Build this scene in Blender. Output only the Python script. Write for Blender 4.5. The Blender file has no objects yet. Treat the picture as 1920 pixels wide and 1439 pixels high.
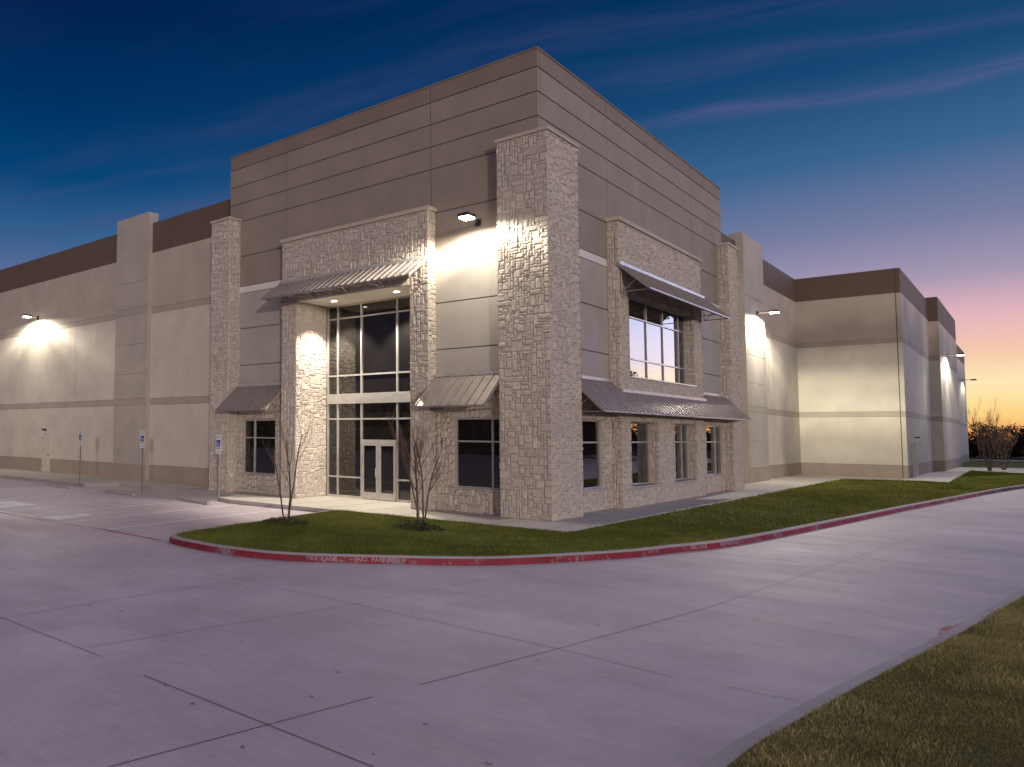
import bpy, math, random
import numpy as np
from mathutils import Vector, Matrix

random.seed(7)
RNG = np.random.default_rng(11)
scene = bpy.context.scene
COL = scene.collection

# ------------------------------------------------------------------ camera
cam_data = bpy.data.cameras.new('camera')
cam_data.sensor_width = 36.0
cam_data.lens = 1447.126 / 1920 * 36.0
cam_data.shift_x = 0.2656          # the photograph was perspective-corrected and cropped
cam_data.shift_y = 0.0016
cam_data.clip_start = 0.1
cam_data.clip_end = 6000
camera = bpy.data.objects.new('camera', cam_data)
COL.objects.link(camera)
cr = Vector((0.69312915, 0.72075655, 0.00905418))
cu = Vector((0.03776064, -0.04885131, 0.99809202))
cf = Vector((-0.71982367, 0.69146478, 0.06107649))
mw = Matrix((( cr.x, cu.x, -cf.x, 10.451), (cr.y, cu.y, -cf.y, -22.660), (cr.z, cu.z, -cf.z, 2.5), (0, 0, 0, 1)))
camera.matrix_world = mw
scene.camera = camera

# ------------------------------------------------------------------ view
scene.view_settings.view_transform = 'Standard'
scene.view_settings.look = 'None'
scene.view_settings.exposure = 0.0
scene.view_settings.gamma = 1.0
scene.view_settings.use_curve_mapping = False

def lin(r, g, b, k=1.0):
    f = lambda c: (c / 255 / 12.92 if c / 255 <= 0.04045 else ((c / 255 + 0.055) / 1.055) ** 2.4) * k
    return (f(r), f(g), f(b), 1.0)

# ------------------------------------------------------------------ dusk sky
world = bpy.data.worlds.new('World')
scene.world = world
world.use_nodes = True
wt = world.node_tree
for n in list(wt.nodes): wt.nodes.remove(n)
WN, WL = wt.nodes, wt.links
def wmath(op, a, b=None, c=None, clamp=False):
    n = WN.new('ShaderNodeMath'); n.operation = op; n.use_clamp = clamp
    for i, v in enumerate((a, b, c)):
        if v is None: continue
        if isinstance(v, (int, float)): n.inputs[i].default_value = v
        else: WL.new(v, n.inputs[i])
    return n.outputs[0]
def wramp(fac, stops, interp='EASE'):
    n = WN.new('ShaderNodeValToRGB'); n.color_ramp.interpolation = interp
    e = n.color_ramp.elements
    while len(e) > 1: e.remove(e[-1])
    e[0].position = stops[0][0]; e[0].color = stops[0][1]
    for p, c in stops[1:]:
        k = e.new(p); k.color = c
    WL.new(fac, n.inputs[0]); return n.outputs[0]
def wmix(fac, a, b, mode='MIX'):
    n = WN.new('ShaderNodeMix'); n.data_type = 'RGBA'; n.blend_type = mode
    for s, v in ((0, fac), (6, a), (7, b)):
        if isinstance(v, (int, float)): n.inputs[s].default_value = v
        elif isinstance(v, tuple): n.inputs[s].default_value = v
        else: WL.new(v, n.inputs[s])
    return n.outputs[2]
tc = WN.new('ShaderNodeTexCoord')
sep = WN.new('ShaderNodeSeparateXYZ'); WL.new(tc.outputs['Generated'], sep.inputs[0])
X, Y, Z = sep.outputs
el = wmath('MULTIPLY', wmath('ARCSINE', wmath('MINIMUM', wmath('MAXIMUM', Z, -1.0), 1.0)), 180 / math.pi)
eln = wmath('DIVIDE', wmath('ADD', el, 10.0), 60.0, clamp=True)          # -10..50 deg -> 0..1
P = lambda d: (d + 10) / 60
SKY_SUNSET = [(P(-10), lin(60, 50, 50)), (P(-0.5), lin(190, 95, 50)), (P(0.1), lin(255, 150, 70)), (P(1.1), lin(255, 208, 128)), (P(2.0), lin(255, 226, 158)),
              (P(3.2), lin(255, 232, 184)), (P(5.0), lin(244, 198, 178)), (P(6.8), lin(226, 180, 190)), (P(9.0), lin(165, 152, 178)),
              (P(12), lin(120, 126, 162)), (P(16), lin(60, 102, 145)), (P(21), lin(24, 72, 117)), (P(28), lin(0, 48, 94)), (P(50), lin(10, 45, 95))]
SKY_AWAY = [(P(-10), lin(50, 45, 50)), (P(0), lin(150, 115, 125)), (P(5), lin(150, 130, 165)), (P(10), lin(100, 112, 156)),
            (P(14), lin(52, 96, 142)), (P(18), lin(2, 68, 118)), (P(23), lin(0, 50, 98)), (P(29), lin(0, 33, 80)), (P(50), lin(8, 38, 88))]
hor = wmath('SQRT', wmath('MAXIMUM', wmath('SUBTRACT', 1.0, wmath('MULTIPLY', Z, Z)), 0.0004))
SAZ = math.radians(22)             # the sun went down to the right of the picture
cosaz = wmath('DIVIDE', wmath('ADD', wmath('MULTIPLY', X, math.sin(SAZ)), wmath('MULTIPLY', Y, math.cos(SAZ))), hor)
faz = wmath('DIVIDE', wmath('SUBTRACT', cosaz, 0.15), 0.76, clamp=True)
sky = wmix(faz, wramp(eln, SKY_AWAY, 'LINEAR'), wramp(eln, SKY_SUNSET, 'LINEAR'))
behind = wmath('DIVIDE', wmath('SUBTRACT', -0.12, cosaz), 0.3, clamp=True)
behind = wmath('MULTIPLY', behind, 0.95)
sky = wmix(behind, sky, wmix(1.0, sky, (0.2, 0.2, 0.24, 1), 'MULTIPLY'))
# afterglow around the point where the sun set (outside the frame)
core = wmath('POWER', wmath('DIVIDE', wmath('SUBTRACT', cosaz, 0.93), 0.07, clamp=True), 1.0)
glow_el = wramp(eln, [(P(-2), (0, 0, 0, 1)), (P(1), lin(255, 190, 120)), (P(3.5), lin(255, 225, 195)), (P(5), lin(230, 226, 245)), (P(9), lin(180, 205, 255)), (P(18), lin(120, 150, 225)), (P(40), (0, 0, 0, 1))], 'LINEAR')
GLOW = 3.6
sky = wmix(1.0, sky, wmix(1.0, glow_el, wmath('MULTIPLY', core, GLOW), 'MULTIPLY'), 'ADD')
# broad pink anti-twilight glow low in the sky behind the camera's right shoulder
BAZ = math.radians(128)
cosb = wmath('DIVIDE', wmath('ADD', wmath('MULTIPLY', X, math.sin(BAZ)), wmath('MULTIPLY', Y, math.cos(BAZ))), hor)
belt = wmath('DIVIDE', wmath('SUBTRACT', cosb, 0.45), 0.45, clamp=True)
belt_el = wramp(eln, [(P(-1), (0, 0, 0, 1)), (P(3), (0.95, 0.80, 0.70, 1)), (P(14), (0.80, 0.70, 0.72, 1)), (P(34), (0, 0, 0, 1))], 'LINEAR')
sky = wmix(1.0, sky, wmix(1.0, belt_el, wmath('MULTIPLY', belt, 1.5), 'MULTIPLY'), 'ADD')
# high pale dusk light overhead and behind the camera
zen = wramp(eln, [(P(30), (0, 0, 0, 1)), (P(50), (1, 1, 1, 1))], 'LINEAR')
ZEN = 0.50

sky = wmix(1.0, sky, wmix(1.0, zen, (0.50 * ZEN, 0.40 * ZEN, 0.52 * ZEN, 1), 'MULTIPLY'), 'ADD')
# wisps: laid out on a flat cloud layer
zc = wmath('MAXIMUM', Z, 0.02)
px = wmath('DIVIDE', X, zc); py = wmath('DIVIDE', Y, zc)
ca, sa = math.cos(math.radians(16)), math.sin(math.radians(16))
u = wmath('ADD', wmath('MULTIPLY', px, ca), wmath('MULTIPLY', py, sa))
v = wmath('SUBTRACT', wmath('MULTIPLY', py, ca), wmath('MULTIPLY', px, sa))
def wnoise(cu_, cv_, det=4, rough=0.55, w=0.0):
    c = WN.new('ShaderNodeCombineXYZ'); WL.new(cu_, c.inputs[0]); WL.new(cv_, c.inputs[1]); c.inputs[2].default_value = w
    n = WN.new('ShaderNodeTexNoise'); n.inputs['Scale'].default_value = 1.0; n.inputs['Detail'].default_value = det; n.inputs['Roughness'].default_value = rough
    WL.new(c.outputs[0], n.inputs['Vector']); return n.outputs[0]
warp = wmath('MULTIPLY', wnoise(wmath('MULTIPLY', u, 1.1), wmath('MULTIPLY', v, 1.5), 2, 0.5, 3.0), 0.5)
vw = wmath('ADD', v, warp)
wisp = wnoise(wmath('MULTIPLY', u, 0.9), wmath('MULTIPLY', vw, 5.5), 6, 0.6, 1.0)
wisp = wmath('DIVIDE', wmath('SUBTRACT', wisp, 0.50), 0.28, clamp=True)
def band(c, w):        # a long streak along v = c
    d = wmath('DIVIDE', wmath('ABSOLUTE', wmath('SUBTRACT', vw, c)), w)
    return wmath('SUBTRACT', 1.0, d, clamp=True)
vA = 2.79 * ca + 0.25 + (0.81 * sa - 0.12)
b1 = band(3.03, 0.13); b2 = band(2.62, 0.10); b3 = band(2.35, 0.14)
fine = wnoise(wmath('MULTIPLY', u, 2.2), wmath('MULTIPLY', vw, 9.0), 6, 0.62, 5.0)
fine = wmath('DIVIDE', wmath('SUBTRACT', fine, 0.34), 0.34, clamp=True)
bands = wmath('MULTIPLY', wmath('ADD', wmath('MULTIPLY', b1, 1.0), wmath('ADD', wmath('MULTIPLY', b2, 0.35), wmath('MULTIPLY', b3, 0.35))), fine)
cl = wmath('ADD', wmath('MULTIPLY', bands, 0.75), wmath('MULTIPLY', wisp, 0.12), clamp=True)
fade = wmath('MULTIPLY', wmath('DIVIDE', wmath('SUBTRACT', el, 9.0), 6.0, clamp=True), wmath('DIVIDE', wmath('SUBTRACT', 60.0, el), 30.0, clamp=True))
cl = wmath('MULTIPLY', cl, fade)
cl_col = wmix(faz, lin(78, 72, 122), lin(122, 104, 158))
sky = wmix(wmath('MULTIPLY', cl, 0.52), sky, cl_col)
# low orange bars near the horizon
az = wmath('ARCTAN2', X, Y)
low = wnoise(wmath('MULTIPLY', az, 9.0), wmath('MULTIPLY', el, 0.75), 4, 0.55, 8.0)
low = wmath('DIVIDE', wmath('SUBTRACT', low, 0.47), 0.2, clamp=True)
lowf = wmath('MULTIPLY', low, wmath('MULTIPLY', wmath('DIVIDE', wmath('SUBTRACT', 6.0, el), 3.0, clamp=True), 0.35))
lowf = wmath('MULTIPLY', lowf, faz)
sky = wmix(lowf, sky, lin(247, 186, 122))
bg = WN.new('ShaderNodeBackground'); WL.new(sky, bg.inputs[0]); bg.inputs[1].default_value = 1.0
wo = WN.new('ShaderNodeOutputWorld'); WL.new(bg.outputs[0], wo.inputs[0])

# ------------------------------------------------------------------ weak low light that throws the signs' shadows on the wall
sun = bpy.data.lights.new('sun', 'SUN'); sun.energy = 0.85; sun.angle = math.radians(2); sun.color = (1.0, 0.84, 0.75)
sun_ob = bpy.data.objects.new('sun', sun); COL.objects.link(sun_ob)
sdir = Vector((-0.755 * math.cos(math.radians(3.6)), 0.655 * math.cos(math.radians(3.6)), -math.sin(math.radians(3.6))))
sun_ob.rotation_euler = sdir.to_track_quat('-Z', 'Y').to_euler()

# ------------------------------------------------------------------ materials
def new_mat(name):
    m = bpy.data.materials.new(name); m.use_nodes = True
    return m, m.node_tree.nodes, m.node_tree.links, m.node_tree.nodes['Principled BSDF']
def noise(N, L, vec, scale, det=4, rough=0.55):
    n = N.new('ShaderNodeTexNoise'); n.inputs['Scale'].default_value = scale
    n.inputs['Detail'].default_value = det; n.inputs['Roughness'].default_value = rough
    L.new(vec, n.inputs['Vector']); return n.outputs[0]
def mapr(N, L, v, a, b, c, d):
    n = N.new('ShaderNodeMapRange'); n.inputs[1].default_value = a; n.inputs[2].default_value = b
    n.inputs[3].default_value = c; n.inputs[4].default_value = d; L.new(v, n.inputs[0]); return n.outputs[0]
def mixc(N, L, f, a, b, mode='MIX'):
    n = N.new('ShaderNodeMix'); n.data_type = 'RGBA'; n.blend_type = mode
    for s, v in ((0, f), (6, a), (7, b)):
        if isinstance(v, (int, float, tuple)): n.inputs[s].default_value = v
        else: L.new(v, n.inputs[s])
    return n.outputs[2]
def math2(N, L, op, a, b, clamp=False):
    n = N.new('ShaderNodeMath'); n.operation = op; n.use_clamp = clamp
    for i, v in enumerate((a, b)):
        if isinstance(v, (int, float)): n.inputs[i].default_value = v
        else: L.new(v, n.inputs[i])
    return n.outputs[0]
def coords(N, L, scale=(1, 1, 1)):
    g = N.new('ShaderNodeNewGeometry'); mp = N.new('ShaderNodeMapping'); mp.inputs['Scale'].default_value = scale
    L.new(g.outputs['Position'], mp.inputs['Vector']); return mp.outputs[0]
def bump(N, L, b, h, strength, dist):
    n = N.new('ShaderNodeBump'); n.inputs['Strength'].default_value = strength; n.inputs['Distance'].default_value = dist
    L.new(h, n.inputs['Height']); L.new(n.outputs[0], b.inputs['Normal'])
def c4(c, k=1.0): return (c[0] * k, c[1] * k, c[2] * k, 1)

def paint(name, col, var=0.10, rough=0.8, streak=0.10):
    m, N, L, b = new_mat(name)
    v = coords(N, L)
    n1 = noise(N, L, v, 0.7, 5, 0.6); n2 = noise(N, L, coords(N, L, (3.0, 3.0, 0.25)), 1.0, 5, 0.6)
    c = mixc(N, L, mapr(N, L, n1, 0.3, 0.7, 0, 1), c4(col, 1 - var), c4(col, 1 + var))
    c = mixc(N, L, mapr(N, L, n2, 0.45, 0.75, 0, streak), c, c4(col, 0.72))
    L.new(c, b.inputs['Base Color']); b.inputs['Roughness'].default_value = rough
    b.inputs['Specular IOR Level'].default_value = 0.25
    bump(N, L, b, noise(N, L, v, 60, 4, 0.6), 0.15, 0.01)
    return m
M = {}
M['tower'] = paint('tower_paint', (0.42, 0.385, 0.345))
M['upper'] = paint('tower_upper_dark', (0.30, 0.253, 0.213))  # tower panels above the white band, a darker browner tone
M['wingup'] = paint('wing_upper_dark', (0.49, 0.43, 0.36))  # wing panels above the upper stripe, darker than those below
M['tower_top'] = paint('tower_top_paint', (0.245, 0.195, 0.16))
M['wing'] = paint('wing_paint', (0.62, 0.57, 0.48))
M['pilaster'] = paint('pilaster_paint', (0.46, 0.415, 0.355))
M['stripe'] = paint('stripe_paint', (0.43, 0.375, 0.315))
M['base'] = paint('base_paint', (0.385, 0.32, 0.26), streak=0.25)
M['dark'] = paint('dark_band_paint', (0.145, 0.102, 0.078), 0.06)
M['white'] = paint('white_band_paint', (0.72, 0.68, 0.62), 0.04, 0.7, 0.05)
M['soffit'] = paint('soffit_paint', (0.58, 0.54, 0.46), 0.04, 0.7, 0.0)
M['cap'] = paint('capstone', (0.50, 0.44, 0.37), 0.12, 0.85, 0.2)
M['groove'] = paint('groove_shade', (0.16, 0.135, 0.115), 0.1)
M['roof'] = paint('roof_membrane', (0.4, 0.4, 0.38))

def stone_mat():
    m, N, L, b = new_mat('split_limestone')
    a = N.new('ShaderNodeAttribute'); a.attribute_name = 'tone'
    v = coords(N, L)
    base = N.new('ShaderNodeValToRGB'); e = base.color_ramp.elements
    e[0].position = 0; e[0].color = (0.47, 0.415, 0.36, 1); e[1].position = 1; e[1].color = (0.66, 0.59, 0.515, 1)
    k = e.new(0.5); k.color = (0.57, 0.51, 0.445, 1); L.new(a.outputs['Fac'], base.inputs[0])
    n = noise(N, L, v, 14, 6, 0.65)
    c = mixc(N, L, mapr(N, L, n, 0.35, 0.75, 0.0, 0.45), base.outputs[0], (0.36, 0.31, 0.26, 1))
    L.new(c, b.inputs['Base Color']); b.inputs['Roughness'].default_value = 0.9
    b.inputs['Specular IOR Level'].default_value = 0.2
    h = math2(N, L, 'ADD', noise(N, L, v, 22, 6, 0.7), math2(N, L, 'MULTIPLY', noise(N, L, v, 7, 3, 0.5), 1.3))
    bump(N, L, b, h, 0.75, 0.022)
    return m
M['stone'] = stone_mat()
M['mortar'] = paint('mortar', (0.42, 0.365, 0.31), 0.15, 0.95, 0.0)

def simple(name, col, rough=0.5, metal=0.0, spec=0.5, ior=1.45):
    m, N, L, b = new_mat(name)
    b.inputs['Base Color'].default_value = c4(col); b.inputs['Roughness'].default_value = rough
    b.inputs['Metallic'].default_value = metal; b.inputs['Specular IOR Level'].default_value = spec; b.inputs['IOR'].default_value = ior
    return m
def metal(name, col, rough, mtl):
    m, N, L, b = new_mat(name)
    v = coords(N, L)
    c = mixc(N, L, mapr(N, L, noise(N, L, v, 3, 4), 0.3, 0.7, 0, 1), c4(col, 0.88), c4(col, 1.1))
    L.new(c, b.inputs['Base Color']); b.inputs['Metallic'].default_value = mtl
    L.new(mapr(N, L, noise(N, L, v, 9, 3), 0.3, 0.7, rough * 0.8, rough * 1.25), b.inputs['Roughness'])
    return m
M['awning'] = metal('standing_seam_metal', (0.37, 0.325, 0.305), 0.42, 0.45)
M['flash'] = metal('flashing_metal', (0.55, 0.52, 0.48), 0.4, 0.3)
M['alu'] = metal('clear_aluminium', (0.62, 0.60, 0.57), 0.35, 0.6)
M['galv'] = metal('galvanised_steel', (0.42, 0.41, 0.39), 0.45, 0.7)
M['bronze'] = metal('bronze_housing', (0.06, 0.05, 0.045), 0.45, 0.5)
def glass_mat():
    m, N, L, b = new_mat('tinted_glass')
    b.inputs['Base Color'].default_value = (0.012, 0.011, 0.010, 1); b.inputs['Roughness'].default_value = 0.012
    b.inputs['IOR'].default_value = 1.8; b.inputs['Specular IOR Level'].default_value = 0.5
    v = coords(N, L)
    bump(N, L, b, noise(N, L, v, 0.9, 1, 0.4), 0.03, 0.05)
    return m
M['glass'] = glass_mat()
def emit(name, col, s):
    m, N, L, b = new_mat(name)
    b.inputs['Base Color'].default_value = (0.8, 0.8, 0.8, 1); b.inputs['Emission Color'].default_value = c4(col); b.inputs['Emission Strength'].default_value = s
    return m
M['lens'] = emit('lamp_lens', (1.0, 0.93, 0.78), 40)
M['downlight'] = emit('downlight_lens', (1.0, 0.93, 0.80), 9)

def concrete(name, col, broom=1.0, stain=1.0, rough=0.62):
    m, N, L, b = new_mat(name)
    v = coords(N, L)
    n1 = noise(N, L, v, 0.22, 6, 0.62); n2 = noise(N, L, v, 2.3, 6, 0.7); n3 = noise(N, L, coords(N, L, (0.5, 11, 1)), 1.8, 6, 0.7)
    n4 = noise(N, L, coords(N, L, (0.45, 1.3, 1)), 1.0, 6, 0.72); n5 = noise(N, L, v, 0.75, 7, 0.7)
    c = mixc(N, L, mapr(N, L, n1, 0.3, 0.72, 0, 1), c4(col, 0.74), c4(col, 1.2))
    c = mixc(N, L, mapr(N, L, n2, 0.5, 0.8, 0, 0.30 * stain), c, c4((col[0], col[1] * 0.97, col[2] * 0.9), 0.70))
    c = mixc(N, L, mapr(N, L, n3, 0.46, 0.75, 0, 0.35 * broom), c, c4(col, 1.35))
    c = mixc(N, L, mapr(N, L, n4, 0.54, 0.74, 0, 0.30 * stain), c, c4(col, 1.28))
    gn = noise(N, L, v, 42, 4, 0.7); c = mixc(N, L, mapr(N, L, gn, 0.42, 0.68, 0, 0.30), c, c4(col, 0.62))
    cr = noise(N, L, coords(N, L, (1, 1, 1)), 8.5, 5, 0.75); c = mixc(N, L, mapr(N, L, cr, 0.55, 0.72, 0, 0.20), c, c4(col, 1.35))
    c = mixc(N, L, mapr(N, L, n5, 0.49, 0.64, 0, 0.55 * stain), c, c4((col[0], col[1] * 0.98, col[2] * 0.97), 0.74))
    sp = noise(N, L, v, 5.0, 2, 0.5)
    c = mixc(N, L, mapr(N, L, sp, 0.76, 0.79, 0, 0.7 * stain), c, c4(col, 0.35))
    L.new(c, b.inputs['Base Color'])
    L.new(mapr(N, L, n4, 0.3, 0.7, rough + 0.12, rough - 0.02), b.inputs['Roughness'])
    b.inputs['Specular IOR Level'].default_value = 0.4
    h = math2(N, L, 'ADD', noise(N, L, coords(N, L, (2.0, 40, 1)), 3, 3, 0.6), noise(N, L, v, 30, 4, 0.6))
    bump(N, L, b, h, 0.22, 0.008)
    return m
M['road'] = concrete('driveway_concrete', (0.545, 0.468, 0.495), 1.0, 1.0)
M['walk'] = concrete('walk_concrete', (0.52, 0.48, 0.42), 0.5, 0.6, 0.7)
M['curbc'] = concrete('curb_concrete', (0.42, 0.385, 0.375), 0.3, 0.8, 0.75)
M['joint'] = simple('joint_sealant', (0.16, 0.138, 0.15), 0.8)

M['stain'] = simple('oil_spots', (0.20, 0.17, 0.18), 0.6)
def worn(name, col, under, cov=0.5, soft=0.08, scale=2.2, fade_y=None):
    m, N, L, b = new_mat(name)
    v = coords(N, L)
    n = math2(N, L, 'ADD', math2(N, L, 'MULTIPLY', noise(N, L, v, scale, 6, 0.65), 0.6), math2(N, L, 'MULTIPLY', noise(N, L, v, scale * 9, 4, 0.7), 0.4))
    if fade_y:
        g = N.new('ShaderNodeNewGeometry'); s = N.new('ShaderNodeSeparateXYZ'); L.new(g.outputs['Position'], s.inputs[0])
        n = math2(N, L, 'ADD', n, mapr(N, L, s.outputs[1], fade_y[0], fade_y[1], 0, fade_y[2]))
    f = mapr(N, L, n, cov - soft, cov + soft, 0, 1)
    c1 = mixc(N, L, mapr(N, L, noise(N, L, v, 1.4, 4), 0.3, 0.7, 0, 1), c4(col, 0.75), c4(col, 1.2))
    L.new(mixc(N, L, f, c1, c4(under)), b.inputs['Base Color']); b.inputs['Roughness'].default_value = 0.65
    b.inputs['Specular IOR Level'].default_value = 0.3
    return m
M['red'] = worn('red_curb_paint', (0.245, 0.028, 0.04), (0.27, 0.20, 0.22), 0.575, 0.035, 1.3, (5, 40, 0.07))
M['redline'] = worn('red_line_paint', (0.40, 0.07, 0.07), (0.40, 0.36, 0.385), 0.53, 0.06)
M['whiteline'] = worn('white_line_paint', (0.80, 0.78, 0.80), (0.50, 0.46, 0.48), 0.78, 0.08, 3)
M['wornwhite'] = worn('worn_white_paint', (0.72, 0.70, 0.73), (0.43, 0.39, 0.41), 0.66, 0.09, 1.6)
M['curbtext'] = worn('curb_lettering', (0.48, 0.36, 0.40), (0.30, 0.05, 0.06), 0.66, 0.05, 6)
M['signwhite'] = simple('sign_white', (0.72, 0.74, 0.70), 0.4)
M['signblue'] = simple('sign_blue', (0.02, 0.05, 0.38), 0.4)
M['signgreen'] = simple('sign_green', (0.03, 0.16, 0.08), 0.4)

def veg(name, dark, light, rough=0.75):
    m, N, L, b = new_mat(name)
    a = N.new('ShaderNodeAttribute'); a.attribute_name = 'tone'
    r = N.new('ShaderNodeValToRGB'); e = r.color_ramp.elements
    e[0].position = 0; e[0].color = c4(dark); e[1].position = 1; e[1].color = c4(light)
    L.new(a.outputs['Fac'], r.inputs[0]); L.new(r.outputs[0], b.inputs['Base Color'])
    b.inputs['Roughness'].default_value = rough; b.inputs['Specular IOR Level'].default_value = 0.15
    return m, r
M['grass'], gr = veg('lawn_blades', (0.095, 0.118, 0.018), (0.31, 0.325, 0.07))
M['grassdry'], gr2 = veg('dry_lawn_blades', (0.20, 0.225, 0.06), (0.74, 0.64, 0.32))
k = gr2.color_ramp.elements.new(0.5); k.color = (0.32, 0.30, 0.10, 1)
M['bark'] = paint('sapling_bark', (0.17, 0.12, 0.095), 0.25, 0.9, 0.2)
M['leafdark'], _ = veg('dry_leaves', (0.03, 0.02, 0.012), (0.10, 0.06, 0.03))
M['weed'], _ = veg('weed_leaves', (0.025, 0.035, 0.01), (0.12, 0.13, 0.045))
M['wood'], _ = veg('far_foliage', (0.018, 0.014, 0.010), (0.055, 0.032, 0.018))
def soil(name, a, b_):
    m, N, L, b = new_mat(name); v = coords(N, L)
    c = mixc(N, L, mapr(N, L, noise(N, L, v, 1.2, 6, 0.65), 0.3, 0.7, 0, 1), c4(a), c4(b_))
    c = mixc(N, L, mapr(N, L, noise(N, L, v, 25, 4, 0.7), 0.4, 0.7, 0, 0.6), c, c4(a, 0.6))
    L.new(c, b.inputs['Base Color']); b.inputs['Roughness'].default_value = 0.95; b.inputs['Specular IOR Level'].default_value = 0.1
    bump(N, L, b, noise(N, L, v, 30, 5, 0.7), 0.8, 0.03)
    return m
M['turf'] = soil('turf', (0.065, 0.08, 0.014), (0.13, 0.14, 0.033))
M['turfdry'] = soil('dry_turf', (0.08, 0.07, 0.03), (0.17, 0.135, 0.065))
M['field'] = soil('field', (0.06, 0.05, 0.03), (0.11, 0.085, 0.05))

# ------------------------------------------------------------------ mesh helpers
class MB:
    def __init__(s): s.v = []; s.f = []; s.m = []; s.mats = []; s.tone = []
    def mi(s, name):
        if name not in s.mats: s.mats.append(name)
        return s.mats.index(name)
    def quad(s, pts, mat, tone=0.5):
        i = len(s.v); s.v += [tuple(p) for p in pts]; s.tone += [tone] * len(pts)
        s.f.append(tuple(range(i, i + len(pts)))); s.m.append(s.mi(mat))
    def box(s, x0, x1, y0, y1, z0, z1, mat, bev=0.0):
        if x1 < x0: x0, x1 = x1, x0
        if y1 < y0: y0, y1 = y1, y0
        i = len(s.v); k = s.mi(mat); s.tone += [0.5] * 8
        s.v += [(x0, y0, z0), (x1, y0, z0), (x1, y1, z0), (x0, y1, z0), (x0, y0, z1), (x1, y0, z1), (x1, y1, z1), (x0, y1, z1)]
        for q in ((3, 2, 1, 0), (4, 5, 6, 7), (0, 1, 5, 4), (1, 2, 6, 5), (2, 3, 7, 6), (3, 0, 4, 7)):
            s.f.append(tuple(i + j for j in q)); s.m.append(k)
    def obox(s, c, a, b, w, mat):      # oriented box: centre, three half-vectors
        c, a, b, w = map(Vector, (c, a, b, w)); i = len(s.v); k = s.mi(mat); s.tone += [0.5] * 8
        for sz in (-1, 1):
            for sx, sy in ((-1, -1), (1, -1), (1, 1), (-1, 1)): s.v.append(tuple(c + sx * a + sy * b + sz * w))
        fl = a.cross(b).dot(w) < 0
        for q in ((3, 2, 1, 0), (4, 5, 6, 7), (0, 1, 5, 4), (1, 2, 6, 5), (2, 3, 7, 6), (3, 0, 4, 7)):
            q = q[::-1] if fl else q
            s.f.append(tuple(i + j for j in q)); s.m.append(k)
    def bar(s, p, q, r, mat, r2=None, n=6):
        p, q = Vector(p), Vector(q); d = (q - p).normalized(); r2 = r if r2 is None else r2
        a = d.orthogonal().normalized(); b = d.cross(a); i = len(s.v); k = s.mi(mat)
        for (c, rr) in ((p, r), (q, r2)):
            for j in range(n):
                t = 2 * math.pi * j / n; s.v.append(tuple(c + rr * (math.cos(t) * a + math.sin(t) * b))); s.tone.append(0.5)
        for j in range(n):
            s.f.append((i + j, i + (j + 1) % n, i + n + (j + 1) % n, i + n + j)); s.m.append(k)
        s.f.append(tuple(i + j for j in reversed(range(n)))); s.m.append(k)
        s.f.append(tuple(i + n + j for j in range(n))); s.m.append(k)
    def prism(s, poly, z0, z1, mat, side=None):
        n = len(poly); A = sum(poly[i][0] * poly[(i + 1) % n][1] - poly[(i + 1) % n][0] * poly[i][1] for i in range(n))
        if A < 0: poly = poly[::-1]
        i = len(s.v); k = s.mi(mat); ks = s.mi(side or mat)
        s.v += [(x, y, z0) for x, y in poly] + [(x, y, z1) for x, y in poly]; s.tone += [0.5] * 2 * n
        s.f.append(tuple(i + n + j for j in range(n))); s.m.append(k)
        s.f.append(tuple(i + j for j in reversed(range(n)))); s.m.append(k)
        for j in range(n):
            s.f.append((i + j, i + (j + 1) % n, i + n + (j + 1) % n, i + n + j)); s.m.append(ks)
    def build(s, name, parent=None, smooth=False, bevel=0.0):
        me = bpy.data.meshes.new(name); me.from_pydata(s.v, [], s.f)
        for n in s.mats: me.materials.append(M[n])
        me.polygons.foreach_set('material_index', s.m)
        at = me.attributes.new('tone', 'FLOAT', 'POINT'); at.data.foreach_set('value', s.tone)
        if smooth: me.polygons.foreach_set('use_smooth', [True] * len(s.f))
        me.update()
        o = bpy.data.objects.new(name, me); COL.objects.link(o)
        if parent:
            o.parent = parent
            o.location = -world_loc(parent)
        if bevel:
            b = o.modifiers.new('bevel', 'BEVEL'); b.width = bevel; b.segments = 2; b.limit_method = 'ANGLE'
        return o
def world_loc(o):
    l = Vector(o.location)
    while o.parent: o = o.parent; l = l + Vector(o.location)
    return l
def tag(o, label=None, cat=None, group=None, kind=None):
    if label: o['label'] = label
    if cat: o['category'] = cat
    if group: o['group'] = group
    if kind: o['kind'] = kind
    return o
def empty(name, loc, label, cat, group=None):
    o = bpy.data.objects.new(name, None); o.empty_display_size = 0.2; COL.objects.link(o); o.location = loc
    return tag(o, label, cat, group)
def struct(mb, name, **k):
    return tag(mb.build(name, **k), kind='structure')

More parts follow.
